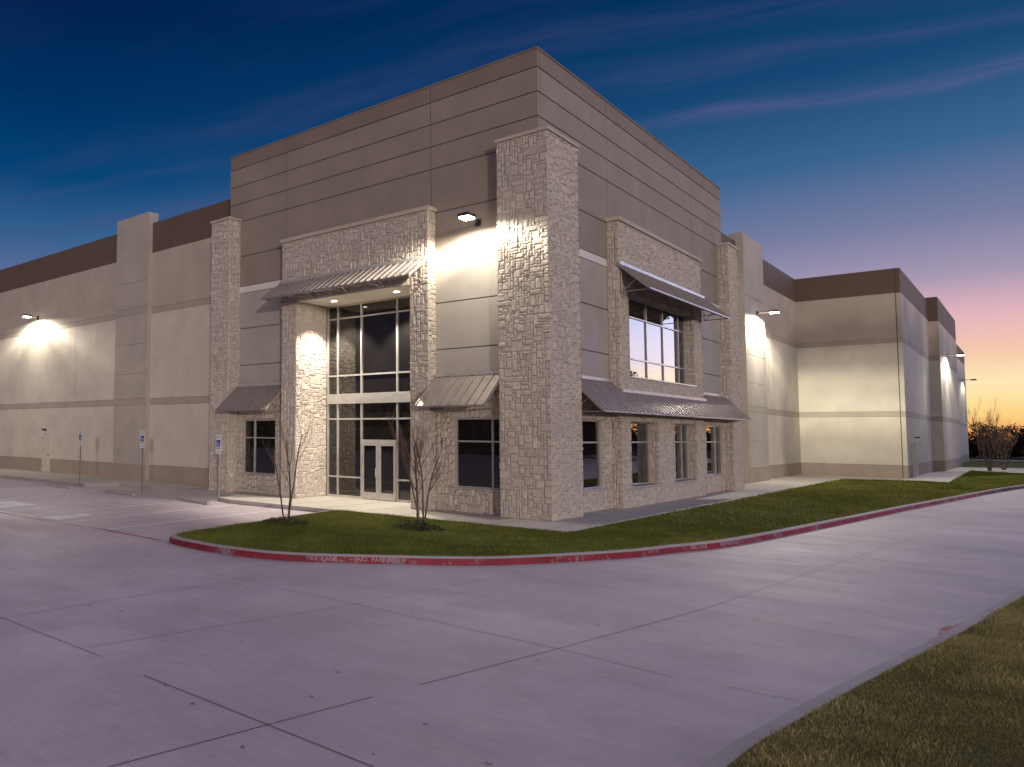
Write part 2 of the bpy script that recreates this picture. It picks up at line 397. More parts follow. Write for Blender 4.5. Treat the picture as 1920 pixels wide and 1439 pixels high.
# facade made of panels separated by real grooves. axis 'y': plane y=c facing -y ; axis 'x': plane x=c facing +x
def facade(mb, axis, c, cols, rows, vgap=0.03, hgap=0.03, holes=(), back=True, thick=0.25, depth=0.03, bmat='groove', b0=0.0, b1=0.0):
    def bx(u0, u1, z0, z1, d0, d1, mat):
        if u1 - u0 < 1e-4 or z1 - z0 < 1e-4: return
        if axis == 'y': mb.box(u0, u1, c + d0, c + d1, z0, z1, mat)
        else: mb.box(c - d1, c - d0, u0, u1, z0, z1, mat)
    def cut(u0, u1, z0, z1, d0, d1, mat):
        us = sorted({u0, u1} | {h for H in holes for h in H[:2] if u0 < h < u1})
        zs = sorted({z0, z1} | {h for H in holes for h in H[2:] if z0 < h < z1})
        for a, b in zip(us, us[1:]):
            run = None
            for e, f in zip(zs, zs[1:]):
                m = ((a + b) / 2, (e + f) / 2)
                if any(H[0] < m[0] < H[1] and H[2] < m[1] < H[3] for H in holes):
                    if run: bx(a, b, run[0], run[1], d0, d1, mat); run = None
                else: run = (run[0], f) if run else (e, f)
            if run: bx(a, b, run[0], run[1], d0, d1, mat)
    for i, (u0, u1) in enumerate(zip(cols, cols[1:])):
        a = u0 + (vgap / 2 if i else 0); b = u1 - (vgap / 2 if i < len(cols) - 2 else 0)
        for j, (z0, z1, mat, g) in enumerate(rows):
            cut(a, b, z0 + (g / 2 if j else 0), z1 - (rows[j + 1][3] / 2 if j < len(rows) - 1 else 0), 0, depth, mat)
    if back: cut(cols[0] + b0, cols[-1] - b1, rows[0][0], rows[-1][1] - 0.004, depth + 0.0005, thick, bmat)

# ------------------------------------------------------------------ random ashlar stonework as real stones
def lines(a, b, step, fixed):
    pts = sorted({a, b} | {f for f in fixed if a < f < b}); out = [a]
    for p, q in zip(pts, pts[1:]):
        n = max(1, round((q - p) / step)); out += [p + (q - p) * i / n for i in range(1, n + 1)]
    return out
def stones(mb, axis, sgn, c, u0, u1, w0, w1, holes=(), step=0.088, proud=0.038, seed=1):
    """axis = normal axis ('x','y' vertical faces: u horizontal, w=z ; 'z': soffits u=x,w=y); c = outer face plane; sgn = outward sign"""
    R = random.Random(seed)
    us = lines(u0, u1, step, [h for H in holes for h in H[:2]]); ws = lines(w0, w1, step * 0.95, [h for H in holes for h in H[2:]])
    nu, nw = len(us) - 1, len(ws) - 1
    occ = [[any(H[0] < (us[i] + us[i + 1]) / 2 < H[1] and H[2] < (ws[j] + ws[j + 1]) / 2 < H[3] for H in holes) for j in range(nw)] for i in range(nu)]
    sizes = [(2, 2), (3, 2), (4, 2), (2, 3), (3, 3), (1, 2), (2, 1), (3, 1), (1, 3), (2, 4), (4, 3), (1, 1), (3, 2), (2, 3)]
    ph = R.random() * 50
    for j in range(nw):
        for i in range(nu):
            if occ[i][j]: continue
            R.shuffle(sizes)
            done = None
            for (a, b) in sizes[:8]:
                if i + a > nu or j + b > nw: continue
                if any(occ[p][q] for p in range(i, i + a) for q in range(j, j + b)): continue
                # avoid leaving one-cell slivers
                if i + a == nu - 1 and a < 4 and not any(occ[i + a][q] for q in range(j, j + b)): a2 = a + 1
                else: a2 = a
                done = (a2, b); break
            if not done: done = (1, 1)
            a, b = done
            for p in range(i, i + a):
                for q in range(j, j + b): occ[p][q] = True
            A0, A1, B0, B1 = us[i], us[i + a], ws[j], ws[j + b]
            g = 0.004 + 0.003 * R.random()
            A0 += g; A1 -= g; B0 += g; B1 -= g
            nx = max(3, round((A1 - A0) / 0.06)); ny = max(3, round((B1 - B0) / 0.06))
            off = R.uniform(-0.012, 0.008); tu, tw = R.uniform(-0.05, 0.05), R.uniform(-0.05, 0.05); tone = min(1, max(0, R.gauss(0.52, 0.2)))
            base = len(mb.v); k = mb.mi('stone')
            def put(u, w, d):
                cc = c + sgn * (d - proud)
                mb.v.append((cc, u, w) if axis == 'x' else (u, cc, w) if axis == 'y' else (u, w, cc)); mb.tone.append(tone)
            for q in range(ny + 1):
                for p in range(nx + 1):
                    fu, fw = p / nx, q / ny
                    edge = (p in (0, nx)) or (q in (0, ny))
                    u = A0 + (A1 - A0) * fu; w = B0 + (B1 - B0) * fw
                    if edge: d = proud - 0.030
                    else:
                        inx = (fu - .5) * 2; inw = (fw - .5) * 2
                        # interior ring is pushed outward toward the arris so the stone is blocky
                        u = (A0 + A1) / 2 + (A1 - A0) / 2 * inx * (1 + 0.5 * (abs(inx) > 0.3)); u = min(max(u, A0 + 0.009), A1 - 0.009)
                        w = (B0 + B1) / 2 + (B1 - B0) / 2 * inw * (1 + 0.5 * (abs(inw) > 0.3)); w = min(max(w, B0 + 0.009), B1 - 0.009)
                        d = proud - 0.006 + off + tu * (u - (A0 + A1) / 2) * 1.5 + tw * (w - (B0 + B1) / 2) * 1.5 + R.uniform(-0.008, 0.008)
                    put(u, w, d)
            flip = (sgn > 0) != (axis in ('x', 'z'))
            for q in range(ny):
                for p in range(nx):
                    f = (base + q * (nx + 1) + p, base + q * (nx + 1) + p + 1, base + (q + 1) * (nx + 1) + p + 1, base + (q + 1) * (nx + 1) + p)
                    mb.f.append(f[::-1] if flip else f); mb.m.append(k)

def pillar(name, x0, x1, y0, y1, h, faces, parent, seed, back=True):
    mb = MB(); e = 0.036
    mb.box(x0 + e, x1 - e, y0 + e, y1 - e, -0.3, h - 0.001, 'mortar')
    for i, f in enumerate(faces):
        if f == '-y': stones(mb, 'y', -1, y0, x0, x1, 0, h, seed=seed + i)
        if f == '+y': stones(mb, 'y', 1, y1, x0, x1, 0, h, seed=seed + i)
        if f == '+x': stones(mb, 'x', 1, x1, y0, y1, 0, h, seed=seed + i)
        if f == '-x': stones(mb, 'x', -1, x0, y0, y1, 0, h, seed=seed + i)
    o = mb.build(name, parent)
    c = MB(); c.box(x0 - 0.035, x1 + 0.035, y0 - 0.035, y1 + 0.035, h, h + 0.11, 'cap')
    c.build('capstone', o, bevel=0.015)
    return o

# ================================================================== SETTING
def poly_sheet(name, poly, z, mat, kind='structure'):
    mb = MB(); n = len(poly); A = sum(poly[i][0] * poly[(i + 1) % n][1] - poly[(i + 1) % n][0] * poly[i][1] for i in range(n))
    if A < 0: poly = poly[::-1]
    mb.quad([(x, y, z) for x, y in poly], mat); o = mb.build(name); o['kind'] = kind; return o
poly_sheet('ground', [(-3000, -3000), (3000, -3000), (3000, 4000), (-3000, 4000)], -0.22, 'field')
poly_sheet('road', [(-90, -70), (70, -70), (70, 70), (19, 70), (13, 52), (9, 37), (5, 1), (-90, 1)], -0.15, 'road')

def catmull(pts, n=8):
    out = []
    for i in range(len(pts) - 1):
        p0 = pts[max(i - 1, 0)]; p1 = pts[i]; p2 = pts[i + 1]; p3 = pts[min(i + 2, len(pts) - 1)]
        for k in range(n):
            t = k / n
            out.append(tuple(0.5 * ((2 * b) + (-a + c) * t + (2 * a - 5 * b + 4 * c - d) * t * t + (-a + 3 * b - 3 * c + d) * t ** 3) for a, b, c, d in zip(p0, p1, p2, p3)))
    out.append(pts[-1]); return out
def offset(path, d):
    out = []
    for i, p in enumerate(path):
        a = path[max(i - 1, 0)]; b = path[min(i + 1, len(path) - 1)]
        tx, ty = b[0] - a[0], b[1] - a[1]; l = math.hypot(tx, ty) or 1
        out.append((p[0] - ty / l * d, p[1] + tx / l * d))
    return out
ISL = [(-5.75, -3.2), (-5.25, -6.0), (-4.85, -9.0), (-4.55, -10.45), (-4.0, -10.98), (-2.9, -11.12), (-1.93, -11.10), (-0.9, -10.88), (-0.14, -10.46), (0.51, -9.93), (1.16, -9.38), (2.19, -8.42), (2.90, -7.40),
       (4.0, -5.01), (4.5, -3.23), (5.22, -0.13), (6.2, 8.8), (7.15, 17.8), (9.58, 37.3), (13, 52), (20, 72)]
isl = catmull(ISL, 6)
def curb(name, path, side, face, top, h0=-0.15, h1=0.0, w=0.17):
    """side=+1: lawn lies to the left of the path"""
    mb = MB(); prof = [(0.0, h0), (0.015, h1 - 0.03), (0.045, h1), (w, h1), (w, h0)]
    rings = [offset(path, side * d) for d, z in prof]
    for k in range(len(prof) - 1):
        mat = face if k == 0 else top
        for i in range(len(path) - 1):
            a, b = rings[k][i], rings[k][i + 1]; c, d = rings[k + 1][i + 1], rings[k + 1][i]
            q = [(a[0], a[1], prof[k][1]), (b[0], b[1], prof[k][1]), (c[0], c[1], prof[k + 1][1]), (d[0], d[1], prof[k + 1][1])]
            mm = mat
            if face == 'red' and k == 0 and a[0] < -4.3: mm = 'curbc'
            mb.quad(q if side > 0 else q[::-1], mm)
    o = mb.build(name); return o
o = curb('curb', isl, 1, 'red', 'curbc', h1=0.01); tag(o, 'curved concrete kerb with worn red fire lane paint around the lawn', 'curb')
curb_obj = o
# lawn sheets
inner = offset(isl, 0.16)
lawn_poly = inner + [(20, 80), (14, 62), (9.4, 58.3), (7.4, 59.7), (6.3, 61.7), (6.55, 37.6), (4.7, 37.9), (1.85, 36.0), (1.85, -2.62), (-5.4, -2.72)]
from mathutils.geometry import tessellate_polygon
def tess_sheet(name, poly, z, mat):
    mb = MB(); k = mb.mi(mat); mb.v = [(x, y, z) for x, y in poly]; mb.tone = [0.5] * len(poly)
    for t in tessellate_polygon([[Vector((x, y, 0)) for x, y in poly]]):
        a, b, c = [poly[i] for i in t]
        if (b[0] - a[0]) * (c[1] - a[1]) - (c[0] - a[0]) * (b[1] - a[1]) < 0: t = t[::-1]
        mb.f.append(tuple(t)); mb.m.append(k)
    return struct(mb, name)
tess_sheet('lawn', lawn_poly, -0.005, 'turf')
RC = [(8.1, -30), (8.2, -22), (8.36, -18.5), (8.52, -15.48), (8.61, -14.57), (8.94, -12.09), (9.37, -9.28), (10.11, -3.53), (11.2, 6), (13.5, 24), (19, 48)]
rc = catmull(RC, 6)
o = curb('curb', rc, -1, 'curbc', 'curbc', h1=-0.01); tag(o, 'low bare concrete kerb beside the dry grass in the near right corner', 'curb')
rin = offset(rc, -0.16)
tess_sheet('verge', rin + [(60, 48), (60, -30)], -0.02, 'turfdry')
poly_sheet('lawn', [(3.5, 70), (20, 82), (60, 90), (60, 106), (-60, 106), (-60, 98), (3.5, 98)], -0.02, 'turf')
poly_sheet('path', [(-60, 106), (60, 106), (60, 109.5), (-60, 109.5)], -0.02, 'walk')

# walks
sw = MB()
sw.prism([(-90, -2.35), (-22.4, -2.35), (-21.0, -2.55), (-20.6, -0.95), (-12.3, -0.85), (-11.7, -2.5), (-10.6, -2.85), (-5.5, -2.72), (1.85, -2.62), (1.85, 36.0), (4.7, 37.9), (6.55, 37.6),
          (6.4, 61.5), (7.4, 59.7), (9.4, 58.3), (14, 62), (30, 74), (30, 84), (16, 78), (5.0, 71), (4.0, 71), (4.0, 42), (-2, 42), (-2, 2), (-90, 2)], -0.4, 0.0, 'walk', 'curbc')
struct(sw, 'sidewalk')
pad = MB(); pad.prism([(-21.2, -2.7), (-11.6, -2.7), (-11.8, -0.8), (-20.9, -0.9)], -0.3, -0.142, 'walk'); struct(pad, 'path')
# sidewalk joints (tooled grooves)
sj = MB()
for i in range(24):
    x = 1.2 - i * 1.52
    if -20.6 < x < -12.3: y0 = -0.85
    else: y0 = -2.5
    sj.box(x - 0.006, x + 0.006, y0, 1.2 if x < -14.4 else (-0.02 if not (-9.4 < x < -4.5) else 1.3), -0.01, 0.003, 'joint')
for i in range(23): sj.box(0.1, 1.83, 0.9 + i * 1.6 - 0.006, 0.9 + i * 1.6 + 0.006, -0.01, 0.003, 'joint')
for i in range(9): sj.box(4.5, 6.4, 40 + i * 2.4 - 0.01, 40 + i * 2.4 + 0.01, -0.01, 0.003, 'joint')
struct(sj, 'sidewalk_joints')

# road joints
rj = MB()
def strip(mb, p, q, w, z, mat, th=0.0):
    p, q = Vector((p[0], p[1], 0)), Vector((q[0], q[1], 0)); d = (q - p).normalized(); n = Vector((-d.y, d.x, 0)) * w / 2
    mb.quad([(p - n) + Vector((0, 0, z)), (q - n) + Vector((0, 0, z)), (q + n) + Vector((0, 0, z)), (p + n) + Vector((0, 0, z))], mat)
ZJ = -0.146
def sk(x, y): return (x + 0.105 * (-17.45 - y) * -1.0, y)
# long saw cuts across (near-constant y), and cross cuts (slightly skewed to the walls)
for a, b, w in [((-9, -17.3), (2.67, -17.40), 0.016), ((3.56, -17.45), (6.9, -17.50), 0.022), ((-9, -12.3), (-3.0, -12.54), 0.012), ((-3.0, -12.54), (0.26, -12.83), 0.014), ((0.26, -12.83), (6.16, -13.02), 0.016), ((6.16, -13.02), (7.51, -13.19), 0.014), ((8.02, -13.10), (8.75, -13.10), 0.012),
             ((2.88, -8.1), (4.33, -8.85), 0.014), ((4.33, -8.85), (6.76, -9.22), 0.014), ((6.76, -9.22), (8.68, -9.6), 0.012),
             ((0.15, -17.41), (0.26, -12.83), 0.014), ((0.26, -12.83), (0.0, -11.0), 0.012), ((2.21, -17.41), (2.91, -12.97), 0.014), ((2.91, -12.97), (3.35, -9.2), 0.012),
             ((5.0, -20.6), (5.46, -17.49), 0.022), ((5.46, -17.49), (5.66, -16.16), 0.018), ((5.77, -15.49), (6.16, -13.02), 0.016), ((6.16, -13.02), (6.71, -9.23), 0.014), ((6.71, -9.23), (7.28, -2.46), 0.012),
             ((-0.6, -22), (-0.3, -17.4), 0.014), ((-4.6, -24), (-3.0, -12.54), 0.012), ((7.28, -2.46), (8.6, 12), 0.012), ((4.95, -2.5), (10.2, -2.9), 0.012), ((5.9, 4.5), (11, 4.2), 0.012), ((-3.0, -12.54), (-4.3, -11.1), 0.010),
             ((0.9, -14.5), (1.35, -13.3), 0.012), ((-13, -17.2), (-9, -17.3), 0.012), ((-20, -12.0), (-9, -12.3), 0.012), ((-9.4, -22), (-8.4, -12.3), 0.012), ((-15, -22), (-13.6, -12.2), 0.012)]:
    strip(rj, a, b, w * 0.62, ZJ, 'joint')
struct(rj, 'road_joints')

# painted markings
pm = MB()
ZP = -0.1465
def line(p, q, w=0.10, mat='whiteline', z=ZP): strip(pm, p, q, w, z, mat)
line((-7.19, -10.62), (-7.95, -2.95)); line((-9.34, -10.70), (-10.2, -2.9)); line((-11.57, -10.63), (-12.45, -3.6)); line((-13.42, -10.63), (-14.75, -3.4)); line((-17.0, -10.5), (-18.3, -3.3)); line((-19.0, -10.4), (-20.3, -3.2))
for i in range(9):
    x = -22.6 - i * 2.5; line((x + 0.7, -8.0), (x, -2.75), 0.10)
line((-30, -10.66), (-11.62, -10.68), 0.10, 'whiteline')
line((-22, -10.80), (-9.9, -10.84), 0.12, 'redline'); line((-7.3, -10.72), (-4.55, -10.86), 0.13, 'redline'); line((-9.9, -10.84), (-7.3, -10.74), 0.05, 'redline')
def hatch(xa0, xb0, xa1, xb1, y0, y1, n):
    for i in range(n):
        t = (i + 0.4) / n; t2 = min(1, t + 0.14)
        line((xa0 + (xa1 - xa0) * t, y0 + (y1 - y0) * t), (xb0 + (xb1 - xb0) * t2, y0 + (y1 - y0) * t2), 0.12, 'whiteline', ZP + 0.0015)
hatch(-13.42, -11.6, -14.7, -12.4, -10.5, -3.5, 9)
hatch(-19.0, -17.05, -20.25, -18.3, -10.3, -3.4, 9)
pm.quad([(-11.0, -10.5, ZP), (-9.95, -10.5, ZP), (-10.45, -8.9, ZP), (-11.2, -8.9, ZP)], 'wornwhite')
pm.quad([(-16.6, -10.0, ZP), (-14.2, -10.2, ZP), (-14.6, -8.6, ZP), (-16.9, -8.5, ZP)], 'wornwhite')
pm.quad([(-23.4, -9.9, ZP), (-20.6, -9.9, ZP), (-21.0, -7.6, ZP), (-23.6, -7.6, ZP)], 'wornwhite')
# red overspray beside the near kerb
ps = [(9.36, -8.42), (9.44, -8.44), (9.62, -7.2), (9.70, -6.62), (9.66, -6.7), (9.52, -7.35), (9.47, -7.7), (9.43, -7.6), (9.36, -8.0)]
pm.quad([(x - 0.02, y, ZP) for x, y in ps], 'redline')
struct(pm, 'road_markings')
sb = MB(); Rb = random.Random(77)
for i in range(46):
    cx_, cy_ = (Rb.uniform(-9, 9.5), Rb.uniform(-20, -9.5)) if i % 3 else (Rb.uniform(3, 8), Rb.uniform(-18, -5)); r_ = Rb.choice([0.009, 0.012, 0.016, 0.022, 0.03]); ph = Rb.uniform(0, 6.28)
    if cx_ > 8.3 or (cy_ > -11.6 and cx_ < 2.6): continue
    pts = [(cx_ + r_ * (1 + 0.35 * math.sin(3 * a + ph)) * math.cos(a) * Rb.uniform(0.8, 1.6), cy_ + r_ * (1 + 0.3 * math.cos(2 * a + ph)) * math.sin(a), -0.1462) for a in [k * 6.283 / 11 for k in range(11)]]
    sb.quad(pts, 'stain')
struct(sb, 'road_stains')

# lettering on the red kerb
def text_mesh(body, size, mat, name='lettering', ext=0.002):
    cu_ = bpy.data.curves.new(name, 'FONT'); cu_.body = body; cu_.size = size; cu_.extrude = ext; cu_.align_x = 'CENTER'; cu_.align_y = 'CENTER'
    ob = bpy.data.objects.new(name, cu_); COL.objects.link(ob)
    dg = bpy.context.evaluated_depsgraph_get(); dg.update()
    me = bpy.data.meshes.new_from_object(ob.evaluated_get(dg)); me.materials.clear(); me.materials.append(M[mat])
    bpy.data.objects.remove(ob); bpy.data.curves.remove(cu_)
    return me
def path_at(path, s):
    acc = 0
    for a, b in zip(path, path[1:]):
        l = math.hypot(b[0] - a[0], b[1] - a[1])
        if acc + l >= s: t = (s - acc) / l; return (a[0] + (b[0] - a[0]) * t, a[1] + (b[1] - a[1]) * t), ((b[0] - a[0]) / l, (b[1] - a[1]) / l)
        acc += l
def path_s(path, x, y):
    best = (1e9, 0); acc = 0
    for a, b in zip(path, path[1:]):
        l = math.hypot(b[0] - a[0], b[1] - a[1]) or 1e-9; t = max(0, min(1, ((x - a[0]) * (b[0] - a[0]) + (y - a[1]) * (b[1] - a[1])) / l / l))
        d = math.hypot(a[0] + (b[0] - a[0]) * t - x, a[1] + (b[1] - a[1]) * t - y)
        if d < best[0]: best = (d, acc + t * l)
        acc += l
    return best[1]
def curb_text(body, x, y, size=0.125):
    me = text_mesh(body, size, 'curbtext')
    s0 = path_s(isl, x, y)
    n = len(me.vertices); co = np.zeros(n * 3); me.vertices.foreach_get('co', co); co = co.reshape(-1, 3)
    out = np.zeros_like(co)
    for i, (u_, v_, w_) in enumerate(co):
        (p, d) = path_at(isl, s0 + u_ * 1.15)
        nrm = (d[1], -d[0]); zz = -0.075 + v_; o_ = 0.004 + w_ * 0.3 - (zz + 0.15) / 0.13 * 0.015
        out[i] = (p[0] + nrm[0] * o_, p[1] + nrm[1] * o_, zz)
    me.vertices.foreach_set('co', out.ravel()); me.update()
    ob = bpy.data.objects.new('lettering', me); COL.objects.link(ob); ob.parent = curb_obj
curb_text('FIRE  LANE', 0.06, -10.30, 0.115); curb_text('\u2014', 0.52, -9.92, 0.09); curb_text('NO  PARKING', 0.93, -9.57, 0.115); curb_text('\u2014', 1.46, -9.14, 0.09)
curb_text('FIRE LANE', 4.75, -2.3); curb_text('NO PARKING', 5.0, -1.0)

# ================================================================== WAREHOUSE
W = empty('warehouse', (0, 0, 0), 'large beige tilt-up concrete warehouse with stone clad corner entrance tower', 'building')
T, TT, ST = 'tower', 'tower_top', 'stripe'
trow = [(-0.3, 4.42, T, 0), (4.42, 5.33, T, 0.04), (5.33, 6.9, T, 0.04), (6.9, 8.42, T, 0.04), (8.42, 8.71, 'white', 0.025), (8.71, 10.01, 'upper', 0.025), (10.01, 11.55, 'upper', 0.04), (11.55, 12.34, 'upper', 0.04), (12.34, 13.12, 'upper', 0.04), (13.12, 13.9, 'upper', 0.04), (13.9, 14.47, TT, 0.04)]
tw = MB()
WL_ = (-12.9, -11.0, 0.8, 3.04); WR_ = (-2.92, -1.02, 0.78, 3.04)
facade(tw, 'y', 0.0, [-13.84, -10.53, -3.79, -0.03], trow, holes=[(-9.56, -4.29, -0.3, 7.66), WL_, WR_])
RH = [(1.85, 4.3, 0.74, 3.02), (6.05, 8.87, 0.72, 3.0), (10.68, 13.45, 0.72, 3.0), (15.95, 18.45, 0.78, 3.0), (6.07, 13.45, 4.62, 7.6)]
facade(tw, 'x', 0.0, [0.0, 0.17, 5.39, 14.94, 19.5], trow, holes=RH, b0=0.26)
tw.box(-13.84, -13.55, 0.26, 19.5, -0.3, 14.47, T); tw.box(-13.55, -0.26, 19.25, 19.5, -0.3, 14.47, T)
tw.box(-13.5, -0.26, 0.26, 19.24, 13.6, 13.75, 'roof')
tw.box(-13.54, -0.27, 1.5, 1.6, -0.3, 7.7, 'groove')      # dark lining behind the glazing
tw.box(-0.42, -0.36, 1.7, 19.2, -0.3, 8.0, 'groove'); tw.box(-13.5, -9.7, 0.4, 0.46, 0, 4, 'groove'); tw.box(-4.2, -0.5, 0.4, 0.46, 0, 4, 'groove')
tw.build('tower_wall', W)
cp = MB()
cp.box(-13.87, 0.03, -0.03, 0.28, 14.471, 14.52, TT); cp.box(-0.28, 0.03, 0.281, 19.53, 14.471, 14.52, TT); cp.box(-13.87, -13.55, 0.281, 19.53, 14.471, 14.52, TT)
cp.build('coping', W)

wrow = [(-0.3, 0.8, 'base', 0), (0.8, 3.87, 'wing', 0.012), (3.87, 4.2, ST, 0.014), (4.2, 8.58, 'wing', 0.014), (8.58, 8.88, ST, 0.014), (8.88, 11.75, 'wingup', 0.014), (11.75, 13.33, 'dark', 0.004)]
lw = MB()
DOOR = (-32.0, -31.05, 0.02, 2.33)
facade(lw, 'y', 1.42, [-90 + 6.9 * i for i in range(0, 8)] + [-35.2, -28.46, -21.3, -13.84], wrow, vgap=0.035, holes=[DOOR])
lw.box(-90, -13.86, 1.68, 40, 12.6, 12.8, 'roof'); lw.box(-90, -89.7, 1.68, 60, -0.3, 13.33, 'wing')
lw.build('wing_wall', W)
prow = [0.8, 2.3, 3.87, 4.2, 5.5, 7.05, 8.62, 8.98, 10.35]
def pil_rows(h):
    zs = [-0.3] + prow + [h]
    return [(a, b, 'base' if i == 0 else ('stripe' if a in (3.87, 8.62) else 'pilaster'), 0.022) for i, (a, b) in enumerate(zip(zs, zs[1:]))]
pl = MB(); facade(pl, 'y', 1.17, [-24.12, -21.27], pil_rows(13.88), thick=0.6, bmat='pilaster'); pl.box(-24.12, -21.27, 1.78, 1.79, 13.3, 13.87, 'pilaster'); pl.build('pilaster', W)
rw = MB()
facade(rw, 'x', -1.03, [19.5, 26.4, 33.5, 41.08], wrow, vgap=0.03)
facade(rw, 'y', 41.08, [-1.03, 4.22, 4.47 - 0.031], wrow, vgap=0.05)
facade(rw, 'x', 4.47, [41.08, 57.8], wrow, vgap=0.03, b0=0.26)
rw.box(-30, -1.3, 19.52, 41.3, 12.6, 12.8, 'roof'); rw.box(-30, 4.2, 41.35, 57.8, 12.6, 12.8, 'roof')
rw.box(-30, -1.3, 41.1, 41.3, 12.6, 13.32, 'dark')
rw.build('wing_wall', W)
pr = MB(); facade(pr, 'x', -0.68, [26.4, 30.7], pil_rows(13.8), thick=0.7, bmat='pilaster'); pr.build('pilaster', W)
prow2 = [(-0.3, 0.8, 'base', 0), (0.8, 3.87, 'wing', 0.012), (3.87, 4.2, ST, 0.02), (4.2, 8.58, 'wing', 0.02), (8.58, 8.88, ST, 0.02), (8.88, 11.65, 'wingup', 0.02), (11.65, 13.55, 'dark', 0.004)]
rw2 = MB()
facade(rw2, 'x', 5.06, [57.8, 66.5, 75.3], prow2, thick=0.9, b0=0.3)
facade(rw2, 'y', 57.79, [4.3, 5.06 - 0.035], prow2, thick=0.29, back=True)
rw2.build('pilaster', W)
rw3 = MB(); wrow3 = wrow[:-2] + [(8.88, 10.9, 'wing', 0.014), (10.9, 12.35, 'dark', 0.004)]
facade(rw3, 'x', 4.47, [75.3, 86, 97.5], wrow3); rw3.box(-30, 4.2, 76, 97.5, 11.6, 11.8, 'roof'); rw3.build('wing_wall', W)

# stone pillars
pillar('stone_pillar', -1.14, 0.51, -0.51, 1.71, 11.62, ['-y', '+x', '+y', '-x'], W, 10)
pillar('stone_pillar', -14.36, -13.18, -0.65, 1.40, 11.55, ['-y', '+x', '-x'], W, 30)
pillar('stone_pillar', -1.0, 0.46, 18.75, 20.35, 11.55, ['+x', '-y', '+y'], W, 50)

# front stone portal
fp = MB(); e = 0.036; p = 0.5
fp.box(-10.3 + e, -9.5 - e, -p + e, 1.45, -0.3, 10.02, 'mortar'); fp.box(-4.35 + e, -3.6 - e, -p + e, 1.45, -0.3, 10.02, 'mortar')
fp.box(-9.5 - e, -4.35 + e, -p + e, 0.24, 7.64, 10.02, 'mortar')
stones(fp, 'y', -1, -p, -10.3, -3.6, 0, 10.02, holes=[(-9.5, -4.35, 0, 7.6)], seed=61)
stones(fp, 'x', 1, -3.6, -p, 0.0, 0, 10.02, seed=62); stones(fp, 'x', -1, -10.3, -p, 0.0, 0, 10.02, seed=63)
stones(fp, 'x', 1, -9.5, -p, 1.36, 0, 7.6, seed=64); stones(fp, 'x', -1, -4.35, -p, 1.36, 0, 7.6, seed=65)
fpo = fp.build('stone_portal', W)
c = MB(); c.box(-10.36, -3.54, -p - 0.06, -0.002, 10.02, 10.16, 'cap'); c.build('capstone', fpo, bevel=0.015)
c = MB(); c.box(-9.48, -4.37, -p + 0.03, 1.5, 7.6, 7.64, 'soffit'); c.box(-9.48, -4.37, -p + 0.0, -p + 0.028, 7.58, 7.66, 'white'); so = c.build('soffit', fpo)
for i, (x, y) in enumerate([(-8.37, 0.42), (-5.5, 0.42)]):
    d = MB(); d.bar((x, y, 7.585), (x, y, 7.597), 0.11, 'downlight', n=16); d.build('downlight', so)
    l = bpy.data.lights.new('downlight_glow', 'SPOT'); l.energy = 1700; l.spot_size = math.radians(98); l.spot_blend = 0.45; l.color = (1, 0.9, 0.75); l.shadow_soft_size = 0.05
    lo = bpy.data.objects.new('downlight_glow', l); COL.objects.link(lo); lo.location = (x, y, 7.55); lo.parent = so; lo.location = Vector((x, y, 7.55)) - world_loc(so)

# low stone walls, front
for n, (x0, x1, hole, sd) in enumerate([(-13.18, -10.3, WL_, 71), (-3.6, -1.14, WR_, 73)]):
    w = MB(); h = 4.36
    H = (hole[0], hole[1], hole[2], hole[3])
    for (a, b, c_, d_) in [(x0, H[0], -0.3, h), (H[1], x1, -0.3, h), (H[0], H[1], -0.3, H[2]), (H[0], H[1], H[3], h)]:
        if b > a: w.box(a, b, -0.07, -0.004, c_, d_, 'mortar')
    stones(w, 'y', -1, -0.10, x0, x1, 0, h, holes=[H], seed=sd)
    w.build('stone_wainscot', W)
# right-face low stone wall
h = 4.36
for (y0, y1, H, sd) in [(1.71, 5.2, RH[0], 81), (14.6, 18.75, RH[3], 83)]:
    w = MB()
    for (a, b, c_, d_) in [(y0, H[0], -0.3, h), (H[1], y1, -0.3, h), (H[0], H[1], -0.3, H[2]), (H[0], H[1], H[3], h)]:
        if b > a: w.box(0.004, 0.07, a, b, c_, d_, 'mortar')
    stones(w, 'x', 1, 0.10, y0, y1, 0, h, holes=[H], seed=sd)
    w.build('stone_wainscot', W)
# right-face portal
rp = MB(); p = 0.42; y0, y1 = 5.2, 14.55
Hs = [RH[1], RH[2], RH[4]]
us = sorted({y0 + e, y1 - e} | {h_ for H in Hs for h_ in H[:2]}); zs = sorted({-0.3, 10.02} | {h_ for H in Hs for h_ in H[2:]})
for a, b in zip(us, us[1:]):
    for c_, d_ in zip(zs, zs[1:]):
        m_ = ((a + b) / 2, (c_ + d_) / 2)
        if not any(H[0] < m_[0] < H[1] and H[2] < m_[1] < H[3] for H in Hs): rp.box(0.003, p - e, a, b, c_, d_, 'mortar')
stones(rp, 'x', 1, p, y0, y1, 0, 10.02, holes=Hs, seed=91)
stones(rp, 'y', -1, y0, 0.0, p, 0, 10.02, seed=92); stones(rp, 'y', 1, y1, 0.0, p, 0, 10.02, seed=93)
for i, H in enumerate(Hs):
    stones(rp, 'y', -1, H[1] - 0.022, 0.07, p, H[2], H[3], seed=95 + i, proud=0.02); stones(rp, 'y', 1, H[0] + 0.022, 0.07, p, H[2], H[3], seed=99 + i, proud=0.02)
    stones(rp, 'z', -1, H[3] - 0.022, 0.07, p, H[0], H[1], seed=103 + i, proud=0.02)
rpo = rp.build('stone_portal', W)
c = MB(); c.box(0.002, p + 0.06, y0 - 0.06, y1 + 0.06, 10.02, 10.16, 'cap'); c.build('capstone', rpo, bevel=0.015)

